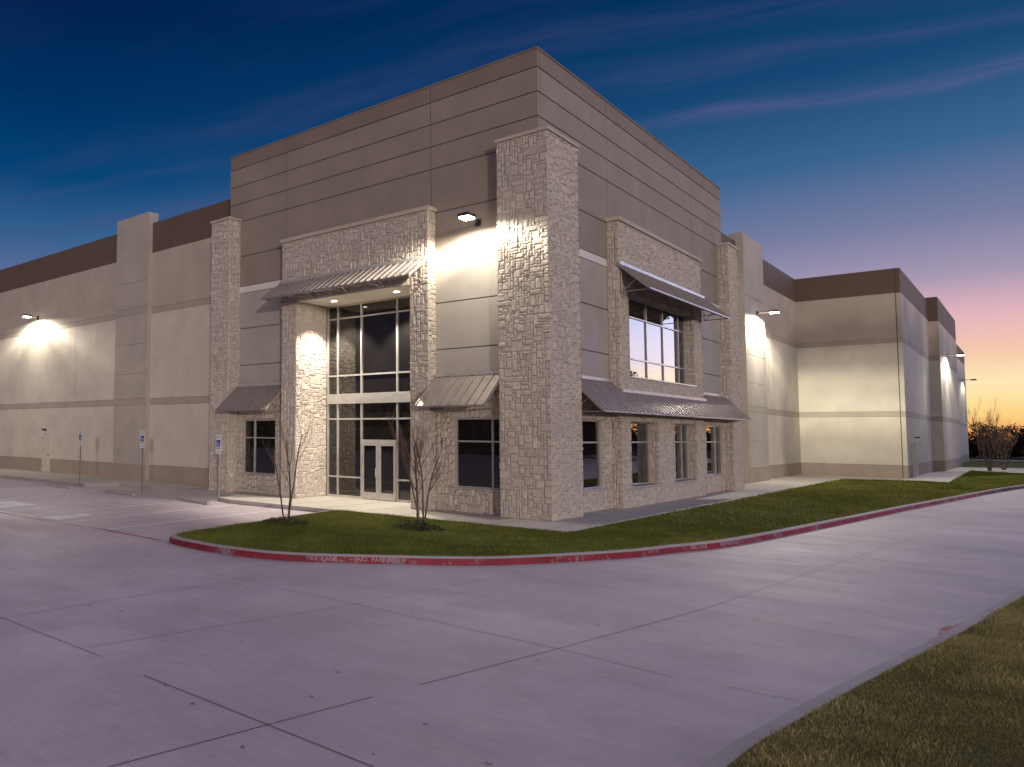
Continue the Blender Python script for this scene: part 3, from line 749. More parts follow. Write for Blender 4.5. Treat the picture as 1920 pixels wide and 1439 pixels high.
# windows
def window(axis, plane, u0, u1, z0, z1, ms, zsb, sill=None, fw=0.055, name='window', skip=()):
    f = MB(); g = MB()
    def bx(mb, a, b, c_, d_, q0, q1, mat):
        if axis == 'y': mb.box(a, b, plane + q0, plane + q1, c_, d_, mat)
        else: mb.box(plane - q1, plane - q0, a, b, c_, d_, mat)
    bx(f, u0, u0 + fw, z0, z1, -0.05, 0.06, 'alu'); bx(f, u1 - fw, u1, z0, z1, -0.05, 0.06, 'alu')
    bx(f, u0 + fw, u1 - fw, z0, z0 + fw, -0.048, 0.06, 'alu'); bx(f, u0 + fw, u1 - fw, z1 - fw, z1, -0.048, 0.06, 'alu')
    for m_ in ms: bx(f, m_ - fw / 2, m_ + fw / 2, z0 + fw, z1 - fw, -0.046, 0.05, 'alu')
    for z_ in zsb: bx(f, u0 + fw, u1 - fw, z_ - fw / 2, z_ + fw / 2, -0.044, 0.05, 'alu')
    if sill: bx(f, u0 - 0.02, u1 + 0.02, z0 - 0.05, z0 - 0.002, -sill, 0.04, 'alu')
    bx(g, u0 + 0.01, u1 - 0.01, z0 + 0.01, z1 - 0.01, 0.0, 0.02, 'glass')
    o = f.build(name, W, bevel=0.004); g.build('pane', o); return o
window('y', 0.04, *WL_, [-12.25], [2.29], 0.17)
window('y', 0.04, *WR_, [-1.62], [2.28], 0.17)
window('x', -0.02, *RH[0], [2.65], [2.27], 0.15)
window('x', 0.02, *RH[1], [6.85], [2.27], 0.44)
window('x', 0.02, *RH[2], [12.66], [2.27], 0.44)
window('x', -0.02, *RH[3], [17.5], [2.26], 0.15)
window('x', 0.02, *RH[4], [6.98, 8.85, 10.7, 12.56], [5.33, 6.87], 0.44)

# entrance glazing
gy = 1.38; fwid = 0.06
f = MB(); g = MB()
gx0, gx1, gz1 = -9.46, -4.39, 7.59
ms = [-8.93, -7.77, -6.12, -4.96]
for m_ in ms: f.box(m_ - fwid / 2, m_ + fwid / 2, gy - 0.06, gy + 0.05, 0.0 if m_ not in () else 0, gz1, 'alu')
f.box(gx0, gx0 + fwid, gy - 0.06, gy + 0.05, 0, gz1, 'alu'); f.box(gx1 - fwid, gx1, gy - 0.06, gy + 0.05, 0, gz1, 'alu')
for z_ in (7.05, 4.77, 3.06): f.box(gx0 + fwid, gx1 - fwid, gy - 0.057, gy + 0.05, z_ - fwid / 2, z_ + fwid / 2, 'alu')
f.box(gx0 + fwid, gx1 - fwid, gy - 0.057, gy + 0.05, gz1 - fwid, gz1 - 0.002, 'alu')
for a, b in ((gx0, -7.77), (-6.12, gx1)):
    f.box(a + 0.03, b - 0.03, gy - 0.055, gy + 0.05, 0.80 - fwid / 2, 0.80 + fwid / 2, 'alu'); f.box(a + 0.03, b - 0.03, gy - 0.055, gy + 0.05, 0.0, 0.09, 'alu')
f.box(-7.74, -6.15, gy - 0.065, gy + 0.05, 2.17, 2.27, 'alu')
f.box(gx0 + 0.01, gx1 - 0.01, gy - 0.08, gy + 0.05, 3.66, 4.05, 'alu')
g.box(gx0, gx1, gy, gy + 0.02, 0.0, gz1 - 0.01, 'glass')
sf = f.build('storefront_frame', W, bevel=0.004); g.build('pane', sf)
for (a, b, hx) in ((-7.735, -6.955, -7.02), (-6.945, -6.165, -6.88)):
    d = MB(); y_ = gy - 0.05; s_ = 0.11
    d.box(a, a + s_, y_ - 0.03, y_ + 0.02, 0.02, 2.165, 'alu'); d.box(b - s_, b, y_ - 0.03, y_ + 0.02, 0.02, 2.165, 'alu')
    d.box(a + s_, b - s_, y_ - 0.029, y_ + 0.02, 0.02, 0.28, 'alu'); d.box(a + s_, b - s_, y_ - 0.029, y_ + 0.02, 2.04, 2.165, 'alu')
    do = d.build('door', W, bevel=0.004)
    q = MB(); q.box(a + s_ - 0.01, b - s_ + 0.01, y_ - 0.01, y_ + 0.0, 0.27, 2.05, 'glass'); q.build('pane', do)
    hh = MB(); yo = y_ - 0.11
    hh.bar((hx, yo, 0.88), (hx, yo, 1.20), 0.016, 'flash', n=8); hh.bar((hx, yo, 0.89), (hx, y_ - 0.03, 0.89), 0.014, 'flash', n=8); hh.bar((hx, yo, 1.19), (hx, y_ - 0.03, 1.19), 0.014, 'flash', n=8)
    hh.build('handle', do)

# awnings
def awning(u0, u1, axis, base, proj, zt, zb, spacing, parent, thick=0.03, flash=True, skip=None):
    """axis 'y': runs along x, sticks out to -y from y=base ; axis 'x': runs along y, sticks out to +x"""
    def P(u, o_, z): return Vector((u, base - o_, z)) if axis == 'y' else Vector((base + o_, u, z))
    a = MB(); sl = (P(0, proj, zb) - P(0, 0, zt)); L_ = sl.length; sd = sl / L_; ud = P(1, 0, 0) - P(0, 0, 0); nd = ud.cross(sd)
    if nd.z < 0: nd = -nd
    um = (u0 + u1) / 2; ctr = P(um, proj / 2, (zt + zb) / 2)
    a.obox(ctr - nd * 0.01, ud * (u1 - u0) / 2, sd * L_ / 2, nd * 0.01, 'awning')
    n = round((u1 - u0) / spacing)
    for i in range(n + 1):
        u = u0 + (u1 - u0) * i / n; u = min(max(u, u0 + 0.012), u1 - 0.012)
        a.obox(P(u, proj / 2, (zt + zb) / 2) + nd * 0.02, ud * 0.011, sd * (L_ / 2 - 0.004), nd * 0.0205, 'awning')
    # eave trim
    a.obox(P(um, proj, zb) - Vector((0, 0, 0.022)), ud * ((u1 - u0) / 2 + 0.004), (P(0, 1, 0) - P(0, 0, 0)) * 0.012, Vector((0, 0, 0.026)), 'awning')
    for u in (u0 + 0.01, u1 - 0.01):
        a.obox(P(u, proj / 2, (zt + zb) / 2) - nd * 0.035, ud * 0.012, sd * L_ / 2, nd * 0.022, 'awning')
    o = a.build('awning', parent)
    fr = MB(); k = max(2, round((u1 - u0) / 1.7) + 1)
    for i in range(k):
        u = u0 + 0.12 + (u1 - u0 - 0.24) * i / (k - 1)
        if skip and skip[0] < u < skip[1]: o0 = skip[2]
        else: o0 = 0.0
        fr.bar(P(u, 0.03 + o0, zb - 0.03), P(u, proj - 0.05, zb - 0.03), 0.018, 'awning');
        t = (0.05 + o0) / proj
        fr.bar(P(u, 0.05 + o0, zt + (zb - zt) * t - 0.06), P(u, 0.05 + o0, zb - 0.03), 0.018, 'awning')
        fr.bar(P(u, proj * 0.55, zt + (zb - zt) * .55 - 0.05), P(u, 0.06 + o0, zb - 0.02), 0.015, 'awning')
    fr.bar(P(u0 + 0.06, proj - 0.08, zb - 0.03), P(u1 - 0.06, proj - 0.08, zb - 0.03), 0.022, 'awning')
    fr.build('bracket', o)
    if flash:
        fl = MB(); bz = 0.055
        segs = [(u0, u1, 0.0)] if not skip else [(u0, skip[0], 0.0), (skip[1], u1, 0.0), (skip[0], skip[1], skip[2])]
        for a0, a1, off_ in segs:
            zt2 = zt + (zb - zt) * off_ / proj
            fl.obox(P((a0 + a1) / 2, off_ + 0.03, zt2 + bz / 2 + 0.01), ud * (a1 - a0) / 2, (P(0, 1, 0) - P(0, 0, 0)) * 0.03, Vector((0, 0, bz)), 'flash' )
        fl.build('flashing', o)
    return o
awning(-10.36, -3.62, 'y', -0.5, 1.1, 8.38, 7.66, 0.285, W)
awning(-13.16, -10.32, 'y', -0.10, 1.25, 4.42, 3.40, 0.29, W)
awning(-3.58, -1.16, 'y', -0.10, 1.25, 4.42, 3.40, 0.30, W)
awning(1.73, 18.72, 'x', 0.10, 1.05, 4.36, 3.28, 0.36, W, skip=(5.15, 14.6, 0.33))
awning(5.14, 14.75, 'x', 0.42, 1.0, 8.47, 7.52, 0.36, W)

# service doors
def service_door(axis, c, u0, u1, z1, label):
    d = MB()
    def bx(a, b, z0, z1_, q0, q1, mat):
        if axis == 'y': d.box(a, b, c + q0, c + q1, z0, z1_, mat)
        else: d.box(c - q1, c - q0, a, b, z0, z1_, mat)
    bx(u0, u0 + 0.05, 0, z1, -0.02, 0.08, 'wing'); bx(u1 - 0.05, u1, 0, z1, -0.02, 0.08, 'wing'); bx(u0 + 0.05, u1 - 0.05, z1 - 0.05, z1, -0.018, 0.08, 'wing')
    bx(u0 + 0.055, u1 - 0.055, 0.012, z1 - 0.056, 0.0, 0.05, 'wing')
    for z in (0.3, 1.15, 2.0): bx(u0 + 0.035, u0 + 0.06, z, z + 0.1, -0.03, -0.0, 'bronze')
    o = d.build('door', W, bevel=0.003)
    h = MB()
    if axis == 'y': h.bar((u1 - 0.12, c - 0.07, 1.02), (u1 - 0.28, c - 0.07, 1.02), 0.015, 'bronze'); h.bar((u1 - 0.13, c - 0.07, 1.02), (u1 - 0.13, c + 0.0, 1.02), 0.02, 'bronze')
    else: h.bar((c + 0.07, u1 - 0.12, 1.02), (c + 0.07, u1 - 0.28, 1.02), 0.015, 'bronze'); h.bar((c + 0.07, u1 - 0.13, 1.02), (c, u1 - 0.13, 1.02), 0.02, 'bronze')
    h.build('handle', o)
service_door('y', 1.42, -32.0, -31.05, 2.33, '')
# the far service door and its downpipe
d = MB(); d.box(4.472, 4.52, 44.9, 44.97, 0, 2.2, 'white'); d.box(4.472, 4.52, 45.9, 45.97, 0, 2.2, 'white'); d.box(4.472, 4.55, 44.88, 45.99, 2.2, 2.28, 'white'); d.box(4.472, 4.50, 44.97, 45.9, 0.01, 2.2, 'wing'); do = d.build('door', W)
h = MB(); h.bar((4.50, 45.75, 1.02), (4.60, 45.75, 1.02), 0.02, 'bronze'); h.bar((4.60, 45.76, 1.02), (4.60, 45.6, 1.02), 0.015, 'bronze'); h.build('handle', do)
dp = MB(); dp.box(4.472, 4.58, 43.4, 43.52, 0.05, 2.05, 'white'); dp.box(4.472, 4.62, 43.36, 43.56, 2.05, 2.16, 'white'); dp.box(4.472, 4.66, 43.38, 43.54, 0.03, 0.12, 'white'); dp.build('downpipe', W)

# ================================================================== WALL LAMPS
def batwing(ld):
    # photometric distribution of a cut-off shoebox: weak straight down, strongest at 55-68 degrees, nothing near the horizontal
    ld.use_nodes = True; N, L = ld.node_tree.nodes, ld.node_tree.links
    em = N['Emission']; t_ = N.new('ShaderNodeTexCoord'); s_ = N.new('ShaderNodeSeparateXYZ'); L.new(t_.outputs['Normal'], s_.inputs[0])
    ab = N.new('ShaderNodeMath'); ab.operation = 'ABSOLUTE'; L.new(s_.outputs[2], ab.inputs[0])
    r_ = N.new('ShaderNodeValToRGB'); r_.color_ramp.interpolation = 'EASE'; e_ = r_.color_ramp.elements
    stops = [(0.0, 0.0), (0.05, 0.03), (0.14, 0.14), (0.27, 0.70), (0.38, 1.0), (0.52, 0.50), (0.72, 0.20), (0.90, 0.22), (1.0, 0.26)]
    e_[0].position = 0; e_[0].color = (0, 0, 0, 1); e_[1].position = 1.0; e_[1].color = (.26, .26, .26, 1)
    for p_, v_ in stops[1:-1]: k_ = e_.new(p_); k_.color = (v_, v_, v_, 1)
    L.new(ab.outputs[0], r_.inputs[0]); L.new(r_.outputs[0], em.inputs['Strength'])
def wall_lamp(head, mount, nrm, energy, label, cone=176, blend=0.05, size=0.85, lens='lens'):
    """head: centre of the shoebox; mount: point on the wall"""
    t = empty('wall_lamp', mount, label, 'wall lamp', 'shoebox floodlights on the warehouse walls')
    n = Vector(nrm); s = Vector((-n.y, n.x, 0)); H = Vector(head); m = Vector(mount); up = Vector((0, 0, 1))
    a = MB(); a.obox(m + n * 0.03, s * 0.09, up * 0.11, n * 0.03, 'bronze'); a.bar(m + n * 0.06, H - n * 0.25 * size + up * 0.02, 0.035, 'bronze', n=8); a.build('arm', t)
    b = MB(); b.obox(H + up * 0.055, s * 0.22 * size, n * 0.28 * size, up * 0.05, 'bronze'); b.obox(H + up * 0.12, s * 0.15 * size, n * 0.2 * size, up * 0.014, 'bronze')
    b.build('housing', t, bevel=0.012)
    l = MB(); l.obox(H - up * 0.018, s * 0.19 * size, n * 0.23 * size, up * 0.022, lens); l.build('lens', t)
    ld = bpy.data.lights.new('flood', 'SPOT'); ld.energy = energy; ld.spot_size = math.radians(cone); ld.spot_blend = blend; ld.color = (1.0, 0.92, 0.74); ld.shadow_soft_size = 0.08; batwing(ld)
    lo = bpy.data.objects.new('flood', ld); COL.objects.link(lo); lo.parent = t; lo.location = (H - up * 0.10) - m
    return t
wall_lamp((-1.82, -1.10, 9.28), (-2.02, 0.0, 9.36), (0, -1, 0), 2200, 'brightest lit floodlight, high on the tower between the entrance and the corner pillar')
wall_lamp((-32.75, 0.55, 9.50), (-32.85, 1.42, 9.52), (0, -1, 0), 3000, 'lit floodlight on the long left wall above the small service door')
wall_lamp((0.20, 28.75, 9.50), (-0.68, 28.9, 9.58), (1, 0, 0), 8500, 'lit floodlight on the narrow pier right of the tower')
wall_lamp((5.95, 63.4, 9.35), (5.06, 63.6, 9.42), (1, 0, 0), 5200, 'lit floodlight on the far dark topped pier near the sunset')
wall_lamp((5.35, 93.0, 8.9), (4.47, 93.0, 8.98), (1, 0, 0), 1400, 'farthest floodlight, sticking out dark against the orange sky', lens='signwhite')
def small_lamp(m, n, label):
    t = empty('security_lamp', m, label, 'wall lamp'); n = Vector(n); m = Vector(m); s = Vector((-n.y, n.x, 0))
    a = MB(); a.obox(m + n * 0.02, s * 0.06, Vector((0, 0, 0.06)), n * 0.02, 'bronze'); a.build('back_plate', t)
    b = MB()
    for k in (-1, 1): b.bar(m + n * 0.04, m + n * 0.14 + s * 0.1 * k + Vector((0, 0, 0.03)), 0.02, 'bronze'); b.bar(m + n * 0.12 + s * 0.09 * k + Vector((0, 0, 0.04)), m + n * 0.22 + s * 0.12 * k, 0.035, 'bronze', 0.065, n=10)
    b.build('lamp_head', t)
small_lamp((-31.6, 1.42, 2.55), (0, -1, 0), 'small dark twin lamp above the service door in the left wall')
small_lamp((4.47, 45.4, 2.55), (1, 0, 0), 'small dark twin lamp above the far service door on the right')

# ================================================================== PARKING SIGNS AND WHEEL STOPS
def sign(x, y, label, text2, h=2.52, tilt=0.0):
    t = empty('parking_sign', (x, y, -0.142), label, 'sign', 'accessible parking signs along the left wall')
    z0 = -0.142
    p_ = MB(); p_.box(x - 0.03, x + 0.03, y, y + 0.008, z0, h - 0.05, 'galv'); p_.box(x - 0.03, x - 0.022, y + 0.008, y + 0.035, z0, h - 0.05, 'galv'); p_.box(x + 0.022, x + 0.03, y + 0.008, y + 0.035, z0, h - 0.05, 'galv')
    p_.build('post', t)
    s_ = MB(); s_.box(x - 0.16, x + 0.16, y - 0.008, y - 0.003, h - 0.52, h, 'signwhite'); so_ = s_.build('sign_plate', t)
    b_ = MB(); b_.box(x - 0.11, x + 0.11, y - 0.012, y - 0.0085, h - 0.48, h - 0.22, 'signblue')
    b_.build('symbol_panel', so_)
    w_ = MB(); cx, cz = x + 0.0, h - 0.35
    r = 0.055
    for i in range(14):
        a0 = math.radians(-200 + i * 18); a1 = math.radians(-200 + (i + 1) * 18)
        w_.bar((cx - 0.005 + r * math.cos(a0), y - 0.014, cz - 0.03 + r * math.sin(a0)), (cx - 0.005 + r * math.cos(a1), y - 0.014, cz - 0.03 + r * math.sin(a1)), 0.007, 'signwhite', n=4)
    for a0, a1 in [((-0.02, 0.04), (-0.012, -0.03)), ((-0.012, -0.03), (0.035, -0.03)), ((0.035, -0.03), (0.055, -0.085)), ((-0.018, 0.012), (0.03, 0.012))]:
        w_.bar((cx + a0[0], y - 0.014, cz + a0[1]), (cx + a1[0], y - 0.014, cz + a1[1]), 0.009, 'signwhite', n=4)
    w_.bar((cx - 0.022, y - 0.0125, cz + 0.068), (cx - 0.022, y - 0.016, cz + 0.068), 0.015, 'signwhite', n=10); w_.build('wheelchair_symbol', so_)
    for body, zz, sz, mt in (('RESERVED', h - 0.07, 0.052, 'signgreen'), ('PARKING', h - 0.135, 0.058, 'signgreen')):
        me = text_mesh(body, sz, mt, 'lettering', 0.001); ob = bpy.data.objects.new('lettering', me); COL.objects.link(ob); ob.parent = so_
        ob.rotation_euler = (math.pi / 2, 0, 0); ob.location = Vector((x, y - 0.010, zz)) - world_loc(so_)
    if text2:
        s2 = MB(); s2.box(x - 0.16, x + 0.16, y - 0.008, y - 0.003, h - 0.76, h - 0.56, 'signwhite'); s2o = s2.build('sign_plate', t)
        for body, zz in zip(text2, (h - 0.62, h - 0.69)):
            me = text_mesh(body, 0.05, 'signblue', 'lettering', 0.001); ob = bpy.data.objects.new('lettering', me); COL.objects.link(ob); ob.parent = s2o
            ob.rotation_euler = (math.pi / 2, 0, 0); ob.location = Vector((x, y - 0.010, zz)) - world_loc(s2o)
    return t
sign(-21.45, -2.55, 'accessible parking sign farthest left, near the service door, two plates', ['VAN', 'ACCESSIBLE'], 2.55)
sign(-16.30, -2.72, 'accessible parking sign in front of the projecting wall pier', ['VAN', 'ACCESSIBLE'], 2.55)
sign(-11.62, -2.58, 'accessible parking sign nearest the entrance, in front of the left stone pillar', ['VAN', 'ACCESSIBLE'], 2.42)
def wheel_stop(p, q, label):
    t = MB(); p, q = Vector((p[0], p[1], 0)), Vector((q[0], q[1], 0)); d = (q - p).normalized(); n = Vector((-d.y, d.x, 0))
    prof = [(-0.085, -0.148), (-0.085, -0.09), (-0.05, -0.02), (0.05, -0.02), (0.085, -0.09), (0.085, -0.148)]
    k = t.mi('curbc'); i0 = 0
    for c_ in (p, q):
        for a, z in prof: t.v.append(tuple(c_ + n * a + Vector((0, 0, z)))); t.tone.append(0.5)
    m_ = len(prof)
    for j in range(m_): t.f.append((j, (j + 1) % m_, m_ + (j + 1) % m_, m_ + j)); t.m.append(k)
    t.f.append(tuple(range(m_))[::-1]); t.m.append(k); t.f.append(tuple(range(m_, 2 * m_))); t.m.append(k)
    o = t.build('wheel_stop', bevel=0.01); tag(o, label, 'wheel stop', 'concrete wheel stops of the parking bays')
wheel_stop((-22.85, -3.40), (-20.55, -3.55), 'concrete wheel stop farthest left, beside the end of the raised walk')
wheel_stop((-18.05, -3.30), (-15.50, -3.70), 'concrete wheel stop in front of the middle parking sign')
wheel_stop((-12.93, -3.45), (-10.70, -3.85), 'concrete wheel stop closest to the entrance')

# ================================================================== VEGETATION
def blades(name, poly_pts, n, h, wdt, mat, z=0.0, seed=3, straw=0.0, bounds=None, dens=None):
    R = np.random.default_rng(seed); xs, ys = zip(*poly_pts) ; x0, x1, y0, y1 = bounds or (min(xs), max(xs), min(ys), max(ys))
    px_ = np.array(xs); py_ = np.array(ys); out = np.zeros((0, 2))
    while len(out) < n:
        c_ = np.column_stack([R.uniform(x0, x1, n), R.uniform(y0, y1, n)]); inside = np.zeros(n, bool); j = len(px_) - 1
        for i in range(len(px_)):
            cond = ((py_[i] > c_[:, 1]) != (py_[j] > c_[:, 1])) & (c_[:, 0] < (px_[j] - px_[i]) * (c_[:, 1] - py_[i]) / (py_[j] - py_[i] + 1e-12) + px_[i]); inside ^= cond; j = i
        if dens is not None: inside &= R.random(n) < dens(c_)
        out = np.vstack([out, c_[inside]])
    c_ = out[:n]; X_, Y_ = c_[:, 0], c_[:, 1]
    def fld(s, k):   # value noise, two octaves
        rr = np.random.default_rng(k); tab = rr.uniform(-1, 1, (256, 256)); v_ = np.zeros(n)
        for oc, am in ((1.0, 0.65), (2.3, 0.45)):
            gx, gy = X_ * s * oc / 3.2 + 37.3, Y_ * s * oc / 3.2 + 91.7; ix, iy = np.floor(gx).astype(int), np.floor(gy).astype(int); fx, fy = gx - ix, gy - iy
            fx = fx * fx * (3 - 2 * fx); fy = fy * fy * (3 - 2 * fy); q = lambda a_, b_: tab[(ix + a_) % 256, (iy + b_) % 256]
            v_ += am * ((q(0, 0) * (1 - fx) + q(1, 0) * fx) * (1 - fy) + (q(0, 1) * (1 - fx) + q(1, 1) * fx) * fy)
        return v_ * 1.3
    tuft = fld(5, 1); big = fld(1.1, 2)
    hh = h * (0.75 + 0.5 * R.random(n)) * (1 + 0.45 * tuft)
    hh = np.maximum(hh, h * 0.3)
    ang = R.uniform(0, 2 * np.pi, n); lean = R.normal(0, 0.55, (n, 2)) * hh[:, None] + np.column_stack([fld(3, 5), fld(3, 6)]) * hh[:, None] * 0.5
    dx, dy = np.cos(ang) * wdt / 2, np.sin(ang) * wdt / 2
    V = np.zeros((n, 3, 3)); V[:, 0] = np.column_stack([X_ - dx, Y_ - dy, np.full(n, z - 0.01)]); V[:, 1] = np.column_stack([X_ + dx, Y_ + dy, np.full(n, z - 0.01)])
    V[:, 2] = np.column_stack([X_ + lean[:, 0], Y_ + lean[:, 1], z + hh])
    me = bpy.data.meshes.new(name); me.vertices.add(3 * n); me.vertices.foreach_set('co', V.ravel())
    me.loops.add(3 * n); me.loops.foreach_set('vertex_index', np.arange(3 * n)); me.polygons.add(n); me.polygons.foreach_set('loop_start', np.arange(0, 3 * n, 3))
    try: me.polygons.foreach_set('loop_total', np.full(n, 3))
    except Exception: pass
    me.materials.append(M[mat]); me.update(calc_edges=True)
    tone = np.clip(0.42 + straw + 0.22 * R.normal(size=n) + 0.22 * big + 0.12 * tuft, 0, 1); a = me.attributes.new('tone', 'FLOAT', 'POINT'); a.data.foreach_set('value', np.repeat(tone, 3))
    o = bpy.data.objects.new(name, me); COL.objects.link(o); o['kind'] = 'stuff'; return o
o = blades('grass', lawn_poly, 95000, 0.045, 0.012, 'grass', seed=5, bounds=(-5.5, 5.6, -11.2, 2.5)); tag(o, 'dark green mown lawn inside the curved red kerb', 'grass')
o = blades('grass', lawn_poly, 70000, 0.06, 0.028, 'grass', seed=6, bounds=(1.8, 12, 2.4, 62)); tag(o, 'green lawn strip running back along the right side of the building', 'grass')
verge_poly = rin[:] + [(60, 48), (60, -30)]
o = blades('grass', verge_poly, 170000, 0.032, 0.006, 'grassdry', z=-0.02, seed=7, bounds=(8.5, 11.3, -17.6, -4.0)); tag(o, 'patchy brown and green grass in the near right corner', 'grass')
o = blades('grass', verge_poly, 60000, 0.045, 0.010, 'grassdry', z=-0.02, seed=8, bounds=(8.3, 15, -22, 6)); tag(o, 'thinner dry grass spreading beyond the near right kerb', 'grass')

def sapling(x, y, h, stems, spread, seed, label, dens=1.0, leaves=0, twig=1.0, z0=0.0):
    R = random.Random(seed)
    t = empty('bare_tree', (x, y, z0), label, 'tree', 'leafless multi stemmed young trees')
    tr = MB(); cr_ = MB(); lf = MB()
    def grow(mb, p, d, L_, r, lev, maxlev):
        n = 6 if lev == 0 else 4
        pts = [Vector(p)]; d = Vector(d).normalized(); rad = [r]
        for i in range(n):
            d = (d + Vector((R.uniform(-1, 1), R.uniform(-1, 1), R.uniform(-0.4, 0.7))) * (0.10 if lev == 0 else 0.20) + Vector((0, 0, 0.07 * lev))).normalized()
            pts.append(pts[-1] + d * L_ / n); rad.append(r * (1 - (0.5 if lev == 0 else 0.75) * (i + 1) / n))
        for i in range(n): mb.bar(pts[i], pts[i + 1], rad[i], 'bark', rad[i + 1], n=6 if lev == 0 else (4 if lev == 1 else 3))
        if lev < maxlev:
            k = [int(6 * dens), int(6 * dens), int(4 * dens)][min(lev, 2)] + R.randint(0, 2)
            for j in range(k):
                f_ = R.uniform(0.38, 1.0) if lev == 0 else R.uniform(0.15, 1.0); i = min(int(f_ * n), n - 1); b_ = pts[i].lerp(pts[i + 1], f_ * n - i)
                a = R.uniform(0, 2 * math.pi); side = Vector((math.cos(a), math.sin(a), 0))
                dd = (d * 0.9 + side * R.uniform(0.35, 0.75) * spread + Vector((0, 0, R.uniform(0.2, 0.6)))).normalized()
                grow(cr_, b_, dd, L_ * R.uniform(0.34, 0.52), max(rad[i] * 0.5, 0.0028), lev + 1, maxlev)
        elif leaves and R.random() < leaves:
            q = pts[-1]; s_ = R.uniform(0.02, 0.04); a = Vector((R.uniform(-1, 1), R.uniform(-1, 1), R.uniform(-1, 1))).normalized() * s_; b_ = a.orthogonal().normalized() * s_ * 0.5
            lf.quad([q - a, q + b_, q + a, q - b_], 'leafdark', R.random())
    for s_ in range(stems):
        a = 2 * math.pi * s_ / stems + R.uniform(-0.5, 0.5); o_ = Vector((math.cos(a), math.sin(a), 0))
        grow(tr, Vector((x, y, z0 - 0.02)) + o_ * 0.07, Vector((0, 0, 1)) + o_ * R.uniform(0.06, 0.20) * spread, h * R.uniform(0.72, 0.95), 0.026 * twig, 0, 3 if dens >= 0.8 else 2)
    tr.build('trunk', t, smooth=True); cr_.build('branches', t)
    if lf.f: lf.build('leaves', t)
    return t
sapling(-4.3, -6.62, 2.8, 3, 1.15, 21, 'sparse leafless sapling with two thin stems in front of the lit portal wall', 0.7, 0.5)
sapling(-1.17, -4.75, 2.75, 5, 1.0, 22, 'bushy leafless sapling of several stems in front of the entrance pillar', 0.9, 0.0)
sapling(7.35, 63.0, 3.3, 6, 1.25, 23, 'leafless tree with reddish twigs on the far lawn, left of its pair', 1.2, 0.3, 1.6)
sapling(8.05, 66.5, 3.1, 5, 1.25, 24, 'leafless tree with pale twigs on the far lawn, right of its pair', 1.2, 0.2, 1.6)
sapling(10.0, 45.0, 1.9, 3, 1.2, 25, 'leafless shrub with a few leaves, cut by the right edge of the picture', 0.8, 1.0, 1.2)
sapling(4.9, 112.0, 7.0, 2, 0.8, 26, 'tall bare tree mostly hidden behind the far end of the warehouse', 0.9, 0.4, 3.0, z0=-0.1)

def weeds(x, y, r, n, seed, label):
    R = random.Random(seed); m_ = MB()
    for i in range(n):
        a = R.uniform(0, 6.28); q = r * math.sqrt(R.random()); bx_, by_ = x + q * math.cos(a) * 1.25, y + q * math.sin(a) * 0.8
        h = R.uniform(0.05, 0.22) * (1.2 - q / r); s_ = R.uniform(0.02, 0.05); an = R.uniform(0, 6.28)
        u_ = Vector((math.cos(an), math.sin(an), R.uniform(-0.4, 0.6))) * s_; w_ = Vector((-math.sin(an), math.cos(an), R.uniform(-0.3, 0.5))) * s_ * 0.55; c_ = Vector((bx_, by_, h))
        m_.quad([c_ - u_, c_ + w_, c_ + u_, c_ - w_], 'weed', R.random())
        if i % 3 == 0: m_.bar((bx_, by_, -0.01), c_, 0.003, 'bark', n=3)
    tag(m_.build('weed_clump'), label, 'plant')
weeds(-4.2, -6.75, 0.62, 700, 31, 'low weedy leaf clump around the foot of the sparse sapling')
weeds(-1.1, -4.95, 0.62, 1100, 32, 'thick dark leafy clump around the foot of the bushy sapling')

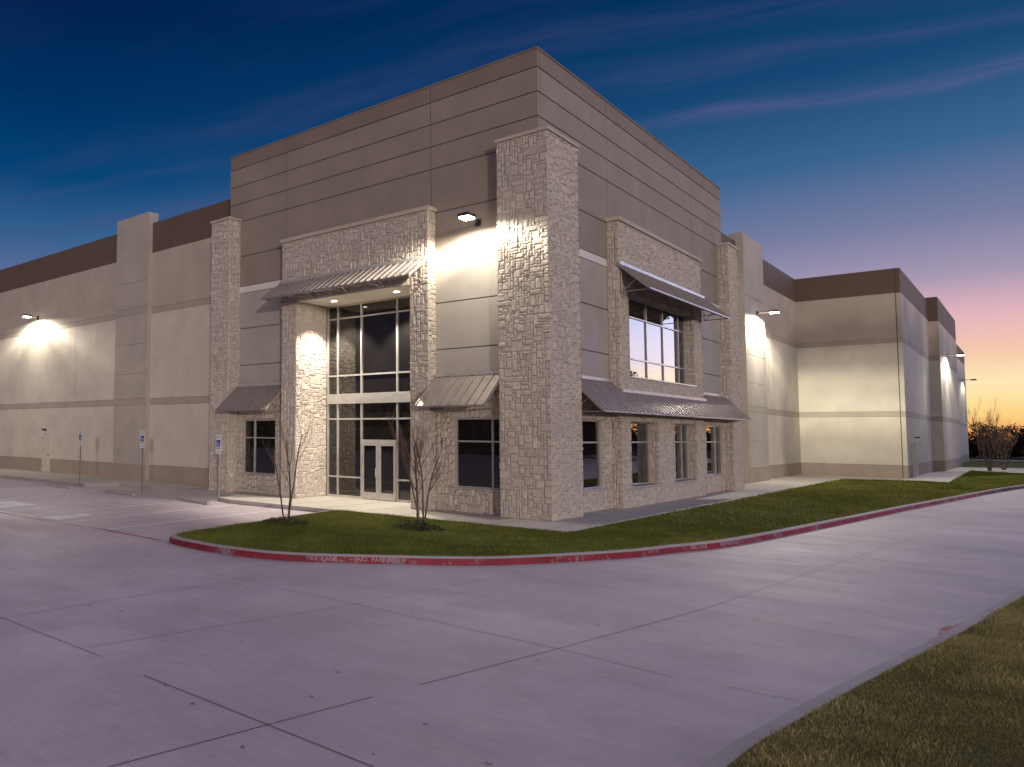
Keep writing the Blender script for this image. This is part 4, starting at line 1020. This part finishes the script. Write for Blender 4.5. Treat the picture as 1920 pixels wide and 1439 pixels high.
# far wood, with an unseen tree row added for shade
def far_wood_and_shade_row():
    R = np.random.default_rng(41); V = []; F = []; T_ = []; n = 0
    cs = []
    for i in range(150):
        x = -10 + i * 0.85 + R.normal(0, 0.4); y = 128 + R.uniform(0, 14); h = 4.0 + R.uniform(-0.7, 0.9) + (0.8 if R.random() < 0.12 else 0); cs.append((x, y, h))
    Vs = []; Ts = []
    for i in range(150): cs.append((-10 + i * 0.85 + R.normal(0, 0.4), 127 + R.uniform(0, 8), 2.6 + R.uniform(-0.5, 0.9)))
    for i in range(130): cs.append((-110 + i * 1.3 + R.normal(0, 0.5), -78 + R.normal(0, 2.5), 6.5 + R.uniform(-1.5, 1.5)))
    for i in range(70): cs.append((37 + R.normal(0, 2.0), 6 + i * 1.5 + R.uniform(-1, 1), 14 + R.uniform(-3, 1)))  # unseen tall row beside the drive, added to shade the far block's side
    for x, y, h in cs:
        k = 700 if h < 10 else 2200; th = R.uniform(0, 2 * np.pi, k); ph = R.uniform(-1, 1, k); rr = R.uniform(0.55, 1.05, k) ** 0.5
        rx = 1.45 if h < 10 else 2.2; rz = h / 2
        c_ = np.column_stack([x + rx * rr * np.cos(th) * np.sqrt(1 - ph ** 2), y + rx * rr * np.sin(th) * np.sqrt(1 - ph ** 2), h / 2 + rz * rr * ph])
        s_ = (R.uniform(0.10, 0.26, k) * (1 if h < 10 else 1.6))[:, None]
        a = R.normal(size=(k, 3)); a /= np.linalg.norm(a, axis=1)[:, None]; b = R.normal(size=(k, 3)); b /= np.linalg.norm(b, axis=1)[:, None]
        tri = np.stack([c_ - a * s_, c_ + a * s_ + b * s_ * 0.3, c_ + b * s_ * 1.2], axis=1); Vs.append(tri.reshape(-1, 3)); Ts.append(np.repeat(np.clip(R.normal(0.4, 0.25, k), 0, 1), 3))
    V = np.vstack(Vs); n = len(V) // 3
    me = bpy.data.meshes.new('wood'); me.vertices.add(3 * n); me.vertices.foreach_set('co', V.ravel()); me.loops.add(3 * n); me.loops.foreach_set('vertex_index', np.arange(3 * n))
    me.polygons.add(n); me.polygons.foreach_set('loop_start', np.arange(0, 3 * n, 3))
    me.materials.append(M['wood']); me.update(calc_edges=True); a = me.attributes.new('tone', 'FLOAT', 'POINT'); a.data.foreach_set('value', np.concatenate(Ts))
    o = bpy.data.objects.new('far_wood_and_shade_row', me); COL.objects.link(o); o['kind'] = 'stuff'; tag(o, 'dark belt of distant trees under the sunset sky, with an unseen row added for shade', 'trees')
far_wood_and_shade_row()
# water tower on the skyline
t = empty('water_tower', (20.0, 420, -0.2), 'tiny pale water tower on the skyline above the far trees', 'water tower')
b = MB();
for i in range(6):
    a0 = -math.pi / 2 + math.pi * i / 6; a1 = -math.pi / 2 + math.pi * (i + 1) / 6; r0, r1 = 2.4 * math.cos(a0), 2.4 * math.cos(a1)
    for j in range(12):
        t0, t1 = 2 * math.pi * j / 12, 2 * math.pi * (j + 1) / 12; P_ = lambda r, tt, aa: (20 + r * math.cos(tt), 420 + r * math.sin(tt), 7.0 + 1.8 * math.sin(aa))
        b.quad([P_(r0, t0, a0), P_(r0, t1, a0), P_(r1, t1, a1), P_(r1, t0, a1)], 'signwhite')
b.build('tank', t, smooth=True)
b = MB(); b.bar((20, 420, -0.2), (20, 420, 5.4), 0.6, 'signwhite', n=10); b.build('leg', t)
